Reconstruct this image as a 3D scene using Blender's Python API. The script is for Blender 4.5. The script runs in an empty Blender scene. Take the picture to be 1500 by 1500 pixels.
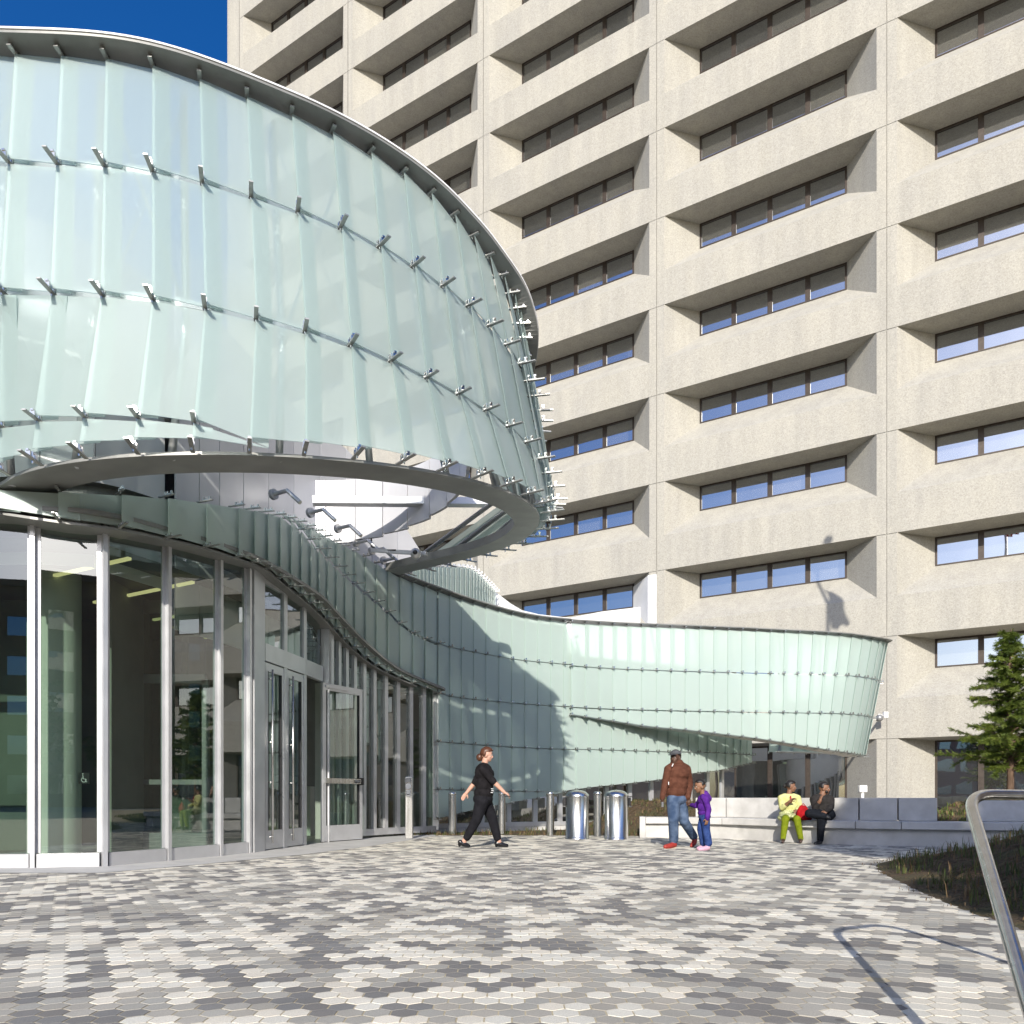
import bpy, bmesh, math, random
import numpy as np
from mathutils import Vector, Matrix
R = math.radians
rnd = random.Random(7)
scene = bpy.context.scene
COL = scene.collection
F, YH, EYE = 1125.6, 1167.6, 0.86      # photo focal length and horizon in 1500 px units, eye height

def P(px, py, z):                        # a photo direction taken out to depth z, in metres
    return Vector(((px-750)/F*z, z, EYE+(YH-py)/F*z))
def G(px, py, h=0.0):                    # where that direction meets the level h
    z = (EYE-h)*F/(py-YH)
    return Vector(((px-750)/F*z, z, h))
def lerp(a, b, t): return a+(b-a)*t
def tab(t, x):                           # piecewise linear with linear extrapolation, softened
    if x <= t[0][0]: i = 0
    elif x >= t[-1][0]: i = len(t)-2
    else:
        i = 0
        while t[i+1][0] < x: i += 1
    (x0, y0), (x1, y1) = t[i], t[i+1]
    return y0+(y1-y0)*(x-x0)/(x1-x0)
def smooth(t, step):                     # resample a table through a Catmull-Rom curve
    out = []
    for i in range(len(t)-1):
        p1, p2 = t[i], t[i+1]
        p0 = t[i-1] if i else p1
        p3 = t[i+2] if i+2 < len(t) else p2
        m1 = (p2[1]-p0[1])/(p2[0]-p0[0]); m2 = (p3[1]-p1[1])/(p3[0]-p1[0])
        h = p2[0]-p1[0]; n = max(1, int(abs(h)/step))
        for k in range(n):
            u = k/n
            y = (2*u**3-3*u*u+1)*p1[1]+(u**3-2*u*u+u)*h*m1+(3*u*u-2*u**3)*p2[1]+(u**3-u*u)*h*m2
            out.append((p1[0]+u*h, y))
    out.append(t[-1]); return out

# ---------------------------------------------------------------- objects
class MB:
    def __init__(s): s.v = []; s.f = []; s.m = []
    def poly(s, pts, mi=0):
        n = len(s.v); s.v += [tuple(p) for p in pts]; s.f.append(tuple(range(n, n+len(pts)))); s.m.append(mi)
    def mesh(s, vs, fs, mi=0):
        n = len(s.v); s.v += [tuple(p) for p in vs]
        for f in fs: s.f.append(tuple(n+i for i in f)); s.m.append(mi)
    def hexa(s, a, b, mi=0):             # two quads a (4 pts) and b (4 pts), same winding
        s.mesh(list(a)+list(b), [(3,2,1,0),(4,5,6,7),(0,1,5,4),(1,2,6,5),(2,3,7,6),(3,0,4,7)], mi)
    def box(s, c, sx, sy, sz, rz=0.0, mi=0, M=None):
        c = Vector(c); q = Matrix.Rotation(rz, 3, 'Z') if M is None else M
        pts = [c+q@Vector((x*sx/2, y*sy/2, z*sz/2)) for z in (-1, 1) for x, y in ((-1,-1),(1,-1),(1,1),(-1,1))]
        s.hexa(pts[:4], pts[4:], mi)
    def bar(s, a, b, w, h, up=(0,0,1), mi=0):   # box beam from a to b
        a = Vector(a); b = Vector(b); d = (b-a).normalized(); u = Vector(up)
        x = d.cross(u)
        if x.length < 1e-4: x = d.cross(Vector((1,0,0)))
        x.normalize(); y = x.cross(d)
        o = [x*sx*w/2+y*sy*h/2 for sx, sy in ((-1,-1),(1,-1),(1,1),(-1,1))]
        s.hexa([a+k for k in o], [b+k for k in o], mi)
    def tube(s, pts, r, n=10, mi=0, cap=True):
        pts = [Vector(p) for p in pts]; rs = r if isinstance(r, (list, tuple)) else [r]*len(pts)
        base = len(s.v); prev = None
        for i, p in enumerate(pts):
            d = (pts[min(i+1, len(pts)-1)]-pts[max(i-1, 0)]).normalized()
            if prev is None:
                x = d.cross(Vector((0,0,1)))
                if x.length < 1e-3: x = d.cross(Vector((1,0,0)))
            else: x = prev-d*prev.dot(d)
            x.normalize(); prev = x; y = d.cross(x)
            for k in range(n):
                a = 2*math.pi*k/n
                s.v.append(tuple(p+(x*math.cos(a)+y*math.sin(a))*rs[i]))
        for i in range(len(pts)-1):
            for k in range(n):
                k2 = (k+1) % n
                s.f.append((base+i*n+k, base+i*n+k2, base+(i+1)*n+k2, base+(i+1)*n+k)); s.m.append(mi)
        if cap:
            s.f.append(tuple(base+k for k in reversed(range(n)))); s.m.append(mi)
            s.f.append(tuple(base+(len(pts)-1)*n+k for k in range(n))); s.m.append(mi)
    def lathe(s, prof, c=(0,0,0), n=32, mi=0, a0=0.0, a1=2*math.pi):
        c = Vector(c); base = len(s.v); full = abs(a1-a0-2*math.pi) < 1e-6; m = n if full else n+1
        for r, z in prof:
            for k in range(m):
                a = a0+(a1-a0)*k/n
                s.v.append(tuple(c+Vector((r*math.cos(a), r*math.sin(a), z))))
        for i in range(len(prof)-1):
            for k in range(n):
                k2 = (k+1) % m
                s.f.append((base+i*m+k, base+i*m+k2, base+(i+1)*m+k2, base+(i+1)*m+k)); s.m.append(mi)
    def ball(s, c, r, n=12, mi=0, sc=(1,1,1), M=None):
        c = Vector(c); base = len(s.v); h = n//2
        for i in range(h+1):
            t = math.pi*i/h
            for k in range(n):
                a = 2*math.pi*k/n
                p = Vector((math.sin(t)*math.cos(a)*sc[0], math.sin(t)*math.sin(a)*sc[1], math.cos(t)*sc[2]))*r
                s.v.append(tuple(c+(M@p if M is not None else p)))
        for i in range(h):
            for k in range(n):
                k2 = (k+1) % n
                s.f.append((base+i*n+k, base+(i+1)*n+k, base+(i+1)*n+k2, base+i*n+k2)); s.m.append(mi)
    def data(s, name, mats, shade=False):
        me = bpy.data.meshes.new(name); me.from_pydata(s.v, [], s.f)
        for m in (mats if isinstance(mats, (list, tuple)) else [mats]): me.materials.append(m)
        if len(me.materials) > 1: me.polygons.foreach_set('material_index', s.m)
        if shade: me.polygons.foreach_set('use_smooth', [True]*len(me.polygons))
        me.update(); return me
    def build(s, name, mats, parent=None, shade=False, bevel=0.0, seg=2, local=None):
        if local is not None:
            o3 = Vector(local); s.v = [tuple(Vector(p)-o3) for p in s.v]
        o = bpy.data.objects.new(name, s.data(name, mats, shade)); COL.objects.link(o)
        if parent is not None: o.parent = parent
        if local is not None: o.location = local
        if bevel:
            b = o.modifiers.new('Bevel', 'BEVEL'); b.width = bevel; b.segments = seg; b.limit_method = 'ANGLE'; b.angle_limit = R(40)
        return o
def tag(o, label=None, cat=None, group=None, kind=None):
    if label: o['label'] = label
    if cat: o['category'] = cat
    if group: o['group'] = group
    if kind: o['kind'] = kind
    return o
def thing(name, label, cat, loc=(0,0,0), group=None):
    o = bpy.data.objects.new(name, None); COL.objects.link(o); o.location = loc; o.empty_display_size = .3
    return tag(o, label, cat, group)
def copy_tree(o, parent=None):
    c = o.copy(); COL.objects.link(c)
    if parent is not None: c.parent = parent
    for ch in list(o.children): copy_tree(ch, c)
    return c
def put(parts, name, mat, parent, cap=100):   # parts: (size in view, MB); the largest one by one, the rest as one
    parts.sort(key=lambda t: -t[0])
    for _, mb in parts[:cap]: mb.build(name, mat, parent)
    if 0 < len(parts)-cap <= 15:
        for _, mb in parts[cap:]: mb.build(name, mat, parent)
    elif len(parts) > cap:
        r = MB()
        for _, mb in parts[cap:]: r.mesh(mb.v, mb.f)
        tag(r.build(name, mat, parent), kind='stuff')

# ---------------------------------------------------------------- materials
def mat(name, col=(.5,.5,.5), rough=.6, metal=0.0, **kw):
    m = bpy.data.materials.new(name); m.use_nodes = True
    b = m.node_tree.nodes['Principled BSDF']
    b.inputs['Base Color'].default_value = (*col, 1); b.inputs['Roughness'].default_value = rough; b.inputs['Metallic'].default_value = metal
    for k, v in kw.items(): b.inputs[k.replace('_', ' ')].default_value = v
    return m
def noisy(m, c0, c1, scale=5, detail=4, lo=.35, hi=.65, bump=0.0, bscale=None, stretch=(1,1,1), rough=None, c2=None, sc2=1.0, f2=.3):
    nt = m.node_tree; N = nt.nodes; L = nt.links; b = N['Principled BSDF']
    tc = N.new('ShaderNodeTexCoord'); mp = N.new('ShaderNodeMapping'); mp.inputs['Scale'].default_value = stretch
    L.new(tc.outputs['Object'], mp.inputs['Vector'])
    n = N.new('ShaderNodeTexNoise'); n.inputs['Scale'].default_value = scale; n.inputs['Detail'].default_value = detail
    L.new(mp.outputs[0], n.inputs['Vector'])
    r = N.new('ShaderNodeValToRGB'); r.color_ramp.elements[0].position = lo; r.color_ramp.elements[1].position = hi
    r.color_ramp.elements[0].color = (*c0, 1); r.color_ramp.elements[1].color = (*c1, 1)
    L.new(n.outputs['Fac'], r.inputs[0]); out = r.outputs[0]
    if c2 is not None:
        n2 = N.new('ShaderNodeTexNoise'); n2.inputs['Scale'].default_value = sc2; n2.inputs['Detail'].default_value = 5
        L.new(mp.outputs[0], n2.inputs['Vector'])
        r2 = N.new('ShaderNodeMapRange'); r2.inputs[1].default_value = .42; r2.inputs[2].default_value = .68; r2.inputs[4].default_value = f2
        L.new(n2.outputs['Fac'], r2.inputs[0])
        mx = N.new('ShaderNodeMix'); mx.data_type = 'RGBA'
        L.new(r2.outputs[0], mx.inputs[0]); L.new(out, mx.inputs[6]); mx.inputs[7].default_value = (*c2, 1); out = mx.outputs[2]
    L.new(out, b.inputs['Base Color'])
    if bump:
        nb = N.new('ShaderNodeTexNoise'); nb.inputs['Scale'].default_value = bscale or scale*2; nb.inputs['Detail'].default_value = 6
        L.new(mp.outputs[0], nb.inputs['Vector'])
        bp = N.new('ShaderNodeBump'); bp.inputs['Strength'].default_value = 1.0; bp.inputs['Distance'].default_value = bump
        L.new(nb.outputs['Fac'], bp.inputs['Height']); L.new(bp.outputs[0], b.inputs['Normal'])
    if rough:
        rr = N.new('ShaderNodeMapRange'); rr.inputs[3].default_value = rough[0]; rr.inputs[4].default_value = rough[1]
        L.new(n.outputs['Fac'], rr.inputs[0]); L.new(rr.outputs[0], b.inputs['Roughness'])
    return m
M = {}
def concrete_tower():
    m = mat('exposed_concrete', rough=.85); nt = m.node_tree; N = nt.nodes; L = nt.links; b = N['Principled BSDF']
    tc = N.new('ShaderNodeTexCoord')
    v = N.new('ShaderNodeTexVoronoi'); v.inputs['Scale'].default_value = 30; v.feature = 'F1'
    L.new(tc.outputs['Object'], v.inputs['Vector'])
    sp = N.new('ShaderNodeSeparateColor'); L.new(v.outputs['Color'], sp.inputs[0])
    r = N.new('ShaderNodeValToRGB'); E = r.color_ramp.elements
    E[0].position = 0; E[0].color = (.305,.295,.268,1); E[1].position = 1; E[1].color = (.425,.412,.375,1)
    e = E.new(.25); e.color = (.350,.340,.308,1); e = E.new(.8); e.color = (.385,.373,.338,1)
    L.new(sp.outputs[0], r.inputs[0])
    n = N.new('ShaderNodeTexNoise'); n.inputs['Scale'].default_value = .55; n.inputs['Detail'].default_value = 7; n.inputs['Roughness'].default_value = .65
    mp = N.new('ShaderNodeMapping'); mp.inputs['Scale'].default_value = (1.6,1.6,.6); L.new(tc.outputs['Object'], mp.inputs[0]); L.new(mp.outputs[0], n.inputs['Vector'])
    r2 = N.new('ShaderNodeValToRGB'); r2.color_ramp.elements[0].position = .33; r2.color_ramp.elements[1].position = .7
    r2.color_ramp.elements[0].color = (.93,.925,.92,1); r2.color_ramp.elements[1].color = (1.06,1.045,1.0,1)
    L.new(n.outputs['Fac'], r2.inputs[0])
    mx = N.new('ShaderNodeMix'); mx.data_type = 'RGBA'; mx.blend_type = 'MULTIPLY'; mx.inputs[0].default_value = 1
    L.new(r.outputs[0], mx.inputs[6]); L.new(r2.outputs[0], mx.inputs[7]); L.new(mx.outputs[2], b.inputs['Base Color'])
    n3 = N.new('ShaderNodeTexNoise'); n3.inputs['Scale'].default_value = 1.0; n3.inputs['Detail'].default_value = 6
    mp3 = N.new('ShaderNodeMapping'); mp3.inputs['Scale'].default_value = (2.6,2.6,.14); L.new(tc.outputs['Object'], mp3.inputs[0]); L.new(mp3.outputs[0], n3.inputs['Vector'])
    r3 = N.new('ShaderNodeMapRange'); r3.inputs[1].default_value = .35; r3.inputs[2].default_value = .62; r3.inputs[3].default_value = .945; r3.inputs[4].default_value = 1.03; L.new(n3.outputs['Fac'], r3.inputs[0])
    v3 = N.new('ShaderNodeVectorMath'); v3.operation = 'SCALE'; L.new(mx.outputs[2], v3.inputs[0]); L.new(r3.outputs[0], v3.inputs['Scale']); L.new(v3.outputs[0], b.inputs['Base Color'])
    nb = N.new('ShaderNodeTexNoise'); nb.inputs['Scale'].default_value = 30; nb.inputs['Detail'].default_value = 3; L.new(tc.outputs['Object'], nb.inputs['Vector'])
    bp = N.new('ShaderNodeBump'); bp.inputs['Strength'].default_value = .7; bp.inputs['Distance'].default_value = .007
    L.new(nb.outputs['Fac'], bp.inputs['Height']); L.new(bp.outputs[0], b.inputs['Normal'])
    return m
M['tower'] = concrete_tower()
def schlick(nt, k, add):                 # two-sided Fresnel: k*(.04+.96*(1-cos)^5)+add
    N = nt.nodes; L = nt.links; lw = N.new('ShaderNodeLayerWeight'); lw.inputs[0].default_value = .5
    p = N.new('ShaderNodeMath'); p.operation = 'POWER'; p.inputs[1].default_value = 5; L.new(lw.outputs['Facing'], p.inputs[0])
    mu = N.new('ShaderNodeMath'); mu.operation = 'MULTIPLY_ADD'; mu.inputs[1].default_value = k*.96; mu.inputs[2].default_value = k*.04+add; mu.use_clamp = True
    L.new(p.outputs[0], mu.inputs[0]); return mu
def frosted(name, trans, tint, k_refr, k_trans, k_diff, k_gloss, rough=.12, blur=.34):
    m = bpy.data.materials.new(name); m.use_nodes = True; nt = m.node_tree; N = nt.nodes; L = nt.links
    N.remove(N['Principled BSDF']); out = N['Material Output']
    rf = N.new('ShaderNodeBsdfRefraction'); rf.inputs[0].default_value = (*trans, 1); rf.inputs['Roughness'].default_value = blur; rf.inputs['IOR'].default_value = 1.22
    tr = N.new('ShaderNodeBsdfTransparent'); tr.inputs[0].default_value = (*trans, 1)
    tl = N.new('ShaderNodeBsdfTranslucent'); tl.inputs[0].default_value = (*tint, 1)
    df = N.new('ShaderNodeBsdfDiffuse'); df.inputs[0].default_value = (*tint, 1)
    gl = N.new('ShaderNodeBsdfGlossy'); gl.inputs['Roughness'].default_value = rough; gl.inputs[0].default_value = (.9,.95,.95,1)
    a = N.new('ShaderNodeMixShader'); a.inputs[0].default_value = k_diff; L.new(tl.outputs[0], a.inputs[1]); L.new(df.outputs[0], a.inputs[2])
    s = N.new('ShaderNodeMixShader'); s.inputs[0].default_value = k_trans/(k_trans+k_refr); L.new(rf.outputs[0], s.inputs[1]); L.new(tr.outputs[0], s.inputs[2])
    b = N.new('ShaderNodeMixShader'); b.inputs[0].default_value = k_trans+k_refr; L.new(a.outputs[0], b.inputs[1]); L.new(s.outputs[0], b.inputs[2])
    mu = schlick(nt, k_gloss, 0.0)
    c = N.new('ShaderNodeMixShader'); L.new(mu.outputs[0], c.inputs[0]); L.new(b.outputs[0], c.inputs[1]); L.new(gl.outputs[0], c.inputs[2])
    L.new(c.outputs[0], out.inputs['Surface']); return m
M['frost'] = frosted('frosted_glass', (.945,1,.995), (.79,.93,.915), .30, .32, .5, .5, .5)
M['frost_white'] = frosted('white_frosted_glass', (.93,1,.975), (.79,.91,.865), .20, .22, .62, .7, .3)
M['frost_edge'] = M['frost']
def clear(name, tint, k=1.3, add=.03):
    m = bpy.data.materials.new(name); m.use_nodes = True; nt = m.node_tree; N = nt.nodes; L = nt.links
    N.remove(N['Principled BSDF']); out = N['Material Output']
    tr = N.new('ShaderNodeBsdfTransparent'); tr.inputs[0].default_value = (*tint, 1)
    gl = N.new('ShaderNodeBsdfGlossy'); gl.inputs['Roughness'].default_value = 0.0; gl.inputs[0].default_value = (.95,.98,1,1)
    mu = schlick(nt, k, add)
    c = N.new('ShaderNodeMixShader'); L.new(mu.outputs[0], c.inputs[0]); L.new(tr.outputs[0], c.inputs[1]); L.new(gl.outputs[0], c.inputs[2])
    L.new(c.outputs[0], out.inputs['Surface']); return m
M['clear'] = clear('green_tinted_glass', (.56,.67,.60), 1.5, .10)
def towerglass():
    m = bpy.data.materials.new('reflective_window_glass'); m.use_nodes = True; nt = m.node_tree; N = nt.nodes; L = nt.links
    b = N['Principled BSDF']; b.inputs['Roughness'].default_value = .5
    oi = N.new('ShaderNodeObjectInfo'); tcw = N.new('ShaderNodeTexCoord'); wn = N.new('ShaderNodeTexWhiteNoise'); wn.noise_dimensions = '4D'
    sn = N.new('ShaderNodeVectorMath'); sn.operation = 'SNAP'; sn.inputs[1].default_value = (1.25, .8, 9); L.new(tcw.outputs['Object'], sn.inputs[0]); L.new(sn.outputs[0], wn.inputs['Vector']); L.new(oi.outputs['Random'], wn.inputs['W'])
    rw = N.new('ShaderNodeValToRGB'); rw.color_ramp.elements[0].position = .45; rw.color_ramp.elements[0].color = (.010,.010,.010,1); rw.color_ramp.elements[1].color = (.10,.095,.08,1); L.new(wn.outputs['Value'], rw.inputs[0]); L.new(rw.outputs[0], b.inputs['Base Color'])
    gl = N.new('ShaderNodeBsdfGlossy'); gl.inputs['Roughness'].default_value = .015; gl.inputs[0].default_value = (.85,.9,.95,1)
    tc = N.new('ShaderNodeTexCoord'); n = N.new('ShaderNodeTexNoise'); n.inputs['Scale'].default_value = .8; n.inputs['Detail'].default_value = 1
    L.new(tc.outputs['Object'], n.inputs['Vector'])
    bp = N.new('ShaderNodeBump'); bp.inputs['Strength'].default_value = .25; bp.inputs['Distance'].default_value = .02; L.new(n.outputs['Fac'], bp.inputs['Height']); L.new(bp.outputs[0], gl.inputs['Normal'])
    mu = schlick(nt, 1.0, .50)
    c = N.new('ShaderNodeMixShader'); L.new(mu.outputs[0], c.inputs[0]); L.new(b.outputs[0], c.inputs[1]); L.new(gl.outputs[0], c.inputs[2])
    L.new(c.outputs[0], N['Material Output'].inputs['Surface']); return m
M['wglass'] = towerglass()
M['bronze'] = noisy(mat('bronze_frame', rough=.45, metal=.3), (.045,.034,.027), (.065,.05,.04), 8)
M['alu'] = noisy(mat('painted_aluminium', rough=.38, metal=.55), (.56,.565,.58), (.63,.635,.65), 3, rough=(.3,.45))
M['alu_dark'] = noisy(mat('grey_aluminium', rough=.4, metal=.5), (.25,.255,.265), (.31,.315,.32), 3)
M['ring'] = noisy(mat('grey_steel_plate', rough=.45, metal=.25), (.22,.225,.215), (.27,.27,.26), 2, c2=(.17,.17,.165), sc2=3, f2=.4)
M['steel'] = noisy(mat('brushed_stainless', rough=.24, metal=1.0), (.62,.61,.59), (.74,.735,.72), 26, stretch=(1,1,.05), rough=(.16,.32))
M['bracket'] = mat('polished_steel_clip', (.62,.62,.61), .22, 1.0)
M['bar'] = noisy(mat('steel_bracket_bar', rough=.35, metal=.7), (.33,.33,.32), (.42,.42,.41), 14)
M['white'] = noisy(mat('white_metal_panel', rough=.42), (.70,.71,.72), (.78,.785,.79), 1.2, rough=(.35,.5))
M['satin'] = noisy(mat('satin_metal_cladding', rough=.32, metal=.65), (.35,.355,.385), (.44,.445,.475), .8, rough=(.3,.45))
M['clad'] = noisy(mat('pale_metal_cladding', rough=.36, metal=.2), (.58,.585,.61), (.66,.665,.69), .8, rough=(.3,.45))
M['bench'] = noisy(mat('cast_concrete', rough=.8), (.47,.465,.445), (.58,.57,.55), 2.2, 6, bump=.004, bscale=60, c2=(.40,.39,.37), sc2=5, f2=.5)
M['slab'] = noisy(mat('threshold_concrete', rough=.75), (.44,.44,.43), (.52,.515,.50), 3, 5, bump=.002, bscale=50)
M['grout'] = noisy(mat('sand_joint', rough=.95), (.36,.31,.21), (.50,.44,.31), 30, 4)
M['soil'] = noisy(mat('pine_straw_soil', rough=.95), (.050,.034,.018), (.115,.075,.04), 22, 6, .3, .7, bump=.05, bscale=35, c2=(.06,.075,.025), sc2=2.2, f2=.6)
M['blade'] = noisy(mat('grass_blade', rough=.6), (.035,.06,.014), (.12,.15,.04), 3)
M['straw'] = noisy(mat('dry_straw', rough=.8), (.09,.055,.025), (.20,.135,.065), 6)
M['leaf'] = noisy(mat('feathery_leaf', rough=.55), (.075,.12,.02), (.23,.29,.05), 3.5, 3)
M['leaf_dark'] = noisy(mat('broad_leaf', rough=.55), (.025,.05,.012), (.075,.11,.03), 2.5, 3)
def leafy(m, k=.4):
    nt = m.node_tree; N = nt.nodes; L = nt.links; b = N['Principled BSDF']; src = b.inputs['Base Color'].links[0].from_socket
    tl = N.new('ShaderNodeBsdfTranslucent'); mx = N.new('ShaderNodeMixShader'); mx.inputs[0].default_value = k
    L.new(src, tl.inputs[0]); L.new(b.outputs[0], mx.inputs[1]); L.new(tl.outputs[0], mx.inputs[2]); L.new(mx.outputs[0], N['Material Output'].inputs['Surface']); return m
leafy(M['leaf'], .45); leafy(M['blade'], .3)
M['bark'] = noisy(mat('bark', rough=.9), (.09,.055,.035), (.20,.13,.09), 14, 5, stretch=(1,1,.25), bump=.01)
M['black'] = mat('black_plastic', (.018,.018,.02), .4)
M['lamp'] = None
def emit(name, col, s):
    m = mat(name, col, .5); b = m.node_tree.nodes['Principled BSDF']
    b.inputs['Emission Color'].default_value = (*col, 1); b.inputs['Emission Strength'].default_value = s; return m
M['strip'] = emit('warm_lamp_strip', (1,.88,.42), .55)
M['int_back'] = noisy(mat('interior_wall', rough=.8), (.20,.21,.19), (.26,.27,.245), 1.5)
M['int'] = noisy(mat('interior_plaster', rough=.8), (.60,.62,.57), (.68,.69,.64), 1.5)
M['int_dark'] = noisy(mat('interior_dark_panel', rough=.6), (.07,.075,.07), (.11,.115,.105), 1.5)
M['int_floor'] = noisy(mat('interior_terrazzo', rough=.35), (.33,.34,.31), (.43,.43,.40), 30)
M['asph'] = noisy(mat('grey_pavement', rough=.9), (.24,.24,.235), (.31,.31,.30), 3, 6)
# ================================================================ light, sky, camera
SUN_EL, SUN_A = R(26.0), R(5.6)          # the sun stands behind the camera, a little to its left
to_sun = Vector((-math.sin(SUN_A)*math.cos(SUN_EL), -math.cos(SUN_A)*math.cos(SUN_EL), math.sin(SUN_EL)))
w = bpy.data.worlds.new('World'); scene.world = w; w.use_nodes = True
nt = w.node_tree; bg = nt.nodes['Background']
sky = nt.nodes.new('ShaderNodeTexSky'); sky.sky_type = 'NISHITA'; sky.sun_disc = False
sky.sun_elevation = SUN_EL; sky.sun_rotation = math.pi+SUN_A
sky.air_density = 1.0; sky.dust_density = 2.6; sky.ozone_density = 5.0
hs = nt.nodes.new('ShaderNodeHueSaturation'); hs.inputs['Hue'].default_value = .51; hs.inputs['Saturation'].default_value = 1.3; hs.inputs['Value'].default_value = .95
nt.links.new(sky.outputs[0], hs.inputs['Color']); nt.links.new(hs.outputs[0], bg.inputs[0]); bg.inputs[1].default_value = .13
sl = bpy.data.lights.new('sun', 'SUN'); sl.energy = 4.2; sl.angle = R(.53); sl.color = (1.0, .935, .83)
so = bpy.data.objects.new('sun', sl); COL.objects.link(so); so.rotation_euler = (-to_sun).to_track_quat('-Z', 'Y').to_euler(); so.location = (-4, -30, 25)
cam = bpy.data.cameras.new('camera'); cam.sensor_width = 36; cam.sensor_fit = 'HORIZONTAL'
cam.lens = 36*F/1500; cam.shift_y = (YH-750)/1500; cam.clip_start = .1; cam.clip_end = 2000
co = bpy.data.objects.new('camera', cam); COL.objects.link(co); co.location = (0, 0, EYE); co.rotation_euler = (R(90), 0, 0); scene.camera = co
scene.view_settings.view_transform = 'Standard'; scene.view_settings.look = 'None'; scene.view_settings.exposure = .48; scene.view_settings.gamma = 1
scene.render.engine = 'CYCLES'; cy = scene.cycles
cy.max_bounces = 10; cy.diffuse_bounces = 4; cy.glossy_bounces = 4; cy.transmission_bounces = 6; cy.transparent_max_bounces = 24
cy.use_denoising = True; cy.sample_clamp_indirect = 6; cy.caustics_reflective = False; cy.caustics_refractive = False
try: cy.denoiser = 'OPENIMAGEDENOISE'; cy.denoising_input_passes = 'RGB_ALBEDO_NORMAL'
except Exception: pass

# ================================================================ ground and pavers
g = MB(); g.poly([(-500,-400,-.06),(500,-400,-.06),(500,700,-.06),(-500,700,-.06)])
tag(g.build('ground', M['asph']), kind='structure')
def hex_plaza():
    wv = .1075; rp = wv*.8660; s = wv/math.sqrt(3)
    rows = range(-22, 190); vs = []; fs = []; cols = []
    rs = np.random.RandomState(3)
    pal = {0: (.675,.645,.56), 1: (.375,.36,.32), 2: (.198,.193,.185)}
    tri = {}
    def big(i, j): return rs_noise[(i//5) % 64, (j//9) % 64]
    rs_noise = rs.rand(64, 64)
    seed = {}
    def tri_of(q, r):                    # three neighbouring pavers share a tone: which trefoil is this paver in
        k = (q-r) % 3
        # trefoil anchors are the cells with k == 0; the others join the anchor to the right or above
        if k == 0: return (q, r)
        if k == 1: return (q-1, r)
        return (q-1, r+1)
    b0, h0 = s*.955, 0.0
    zi = 0
    for r in rows:
        y = 1.2+r*rp
        half = y*.75+2.2
        for c in range(int(-half/wv)-2, int(half/wv)+3):
            x = (c+.5*(r & 1))*wv
            q = c-(r-(r & 1))//2
            t = tri_of(q, r)
            if t not in seed:
                u = rs.rand(); lo = big(t[0]+t[1]//2, t[1])
                pl = .40+.30*(lo-.5); pd = .24-.22*(lo-.5)
                seed[t] = 0 if u < pl else (2 if u > 1-pd else 1)
            k = seed[t]
            if rs.rand() < .05: k = rs.randint(0, 3)
            a = pal[k]; f = 1+.16*(rs.rand()-.5); yel = (rs.rand()-.5)*.05
            n = len(vs); z = rs.randn()*.0006
            for a6 in range(6):
                an = math.pi/6+a6*math.pi/3
                vs.append((x+math.cos(an)*s*.945, y+math.sin(an)*s*.945, z-.0055))
            for a6 in range(6):
                an = math.pi/6+a6*math.pi/3
                vs.append((x+math.cos(an)*s*.932, y+math.sin(an)*s*.932, z))
            fs.append(tuple(range(n+6, n+12)))
            for a6 in range(6): fs.append((n+a6, n+(a6+1) % 6, n+6+(a6+1) % 6, n+6+a6))
            cols.append((a[0]*f*(1+yel), a[1]*f, a[2]*f*(1-yel)))
    me = bpy.data.meshes.new('pavers'); me.from_pydata(vs, [], fs)
    at = me.color_attributes.new('tone', 'FLOAT_COLOR', 'POINT')
    arr = np.ones((len(vs), 4), np.float32); arr[:, :3] = np.repeat(np.array(cols, np.float32), 12, axis=0)
    at.data.foreach_set('color', arr.ravel())
    m = mat('concrete_paver', rough=.82); N = m.node_tree.nodes; L = m.node_tree.links; b = N['Principled BSDF']
    an = N.new('ShaderNodeAttribute'); an.attribute_name = 'tone'
    tc = N.new('ShaderNodeTexCoord'); n1 = N.new('ShaderNodeTexNoise'); n1.inputs['Scale'].default_value = 160; n1.inputs['Detail'].default_value = 4
    n2 = N.new('ShaderNodeTexNoise'); n2.inputs['Scale'].default_value = 1.3; n2.inputs['Detail'].default_value = 6
    L.new(tc.outputs['Object'], n1.inputs[0]); L.new(tc.outputs['Object'], n2.inputs[0])
    r1 = N.new('ShaderNodeMapRange'); r1.inputs[1].default_value = .3; r1.inputs[2].default_value = .7; r1.inputs[3].default_value = .84; r1.inputs[4].default_value = 1.14; L.new(n1.outputs['Fac'], r1.inputs[0])
    r2 = N.new('ShaderNodeMapRange'); r2.inputs[1].default_value = .3; r2.inputs[2].default_value = .7; r2.inputs[3].default_value = .86; r2.inputs[4].default_value = 1.1; L.new(n2.outputs['Fac'], r2.inputs[0])
    vo = N.new('ShaderNodeTexVoronoi'); vo.inputs['Scale'].default_value = 2.1; L.new(tc.outputs['Object'], vo.inputs['Vector'])
    r4 = N.new('ShaderNodeMapRange'); r4.inputs[1].default_value = .028; r4.inputs[2].default_value = .05; r4.inputs[3].default_value = .62; r4.inputs[4].default_value = 1; L.new(vo.outputs['Distance'], r4.inputs[0])
    m4 = N.new('ShaderNodeMath'); m4.operation = 'MULTIPLY'; L.new(r4.outputs[0], m4.inputs[0]); L.new(r2.outputs[0], m4.inputs[1])
    mu = N.new('ShaderNodeMath'); mu.operation = 'MULTIPLY'; L.new(r1.outputs[0], mu.inputs[0]); L.new(m4.outputs[0], mu.inputs[1])
    vm = N.new('ShaderNodeVectorMath'); vm.operation = 'SCALE'; L.new(an.outputs['Color'], vm.inputs[0]); L.new(mu.outputs[0], vm.inputs['Scale'])
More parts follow.
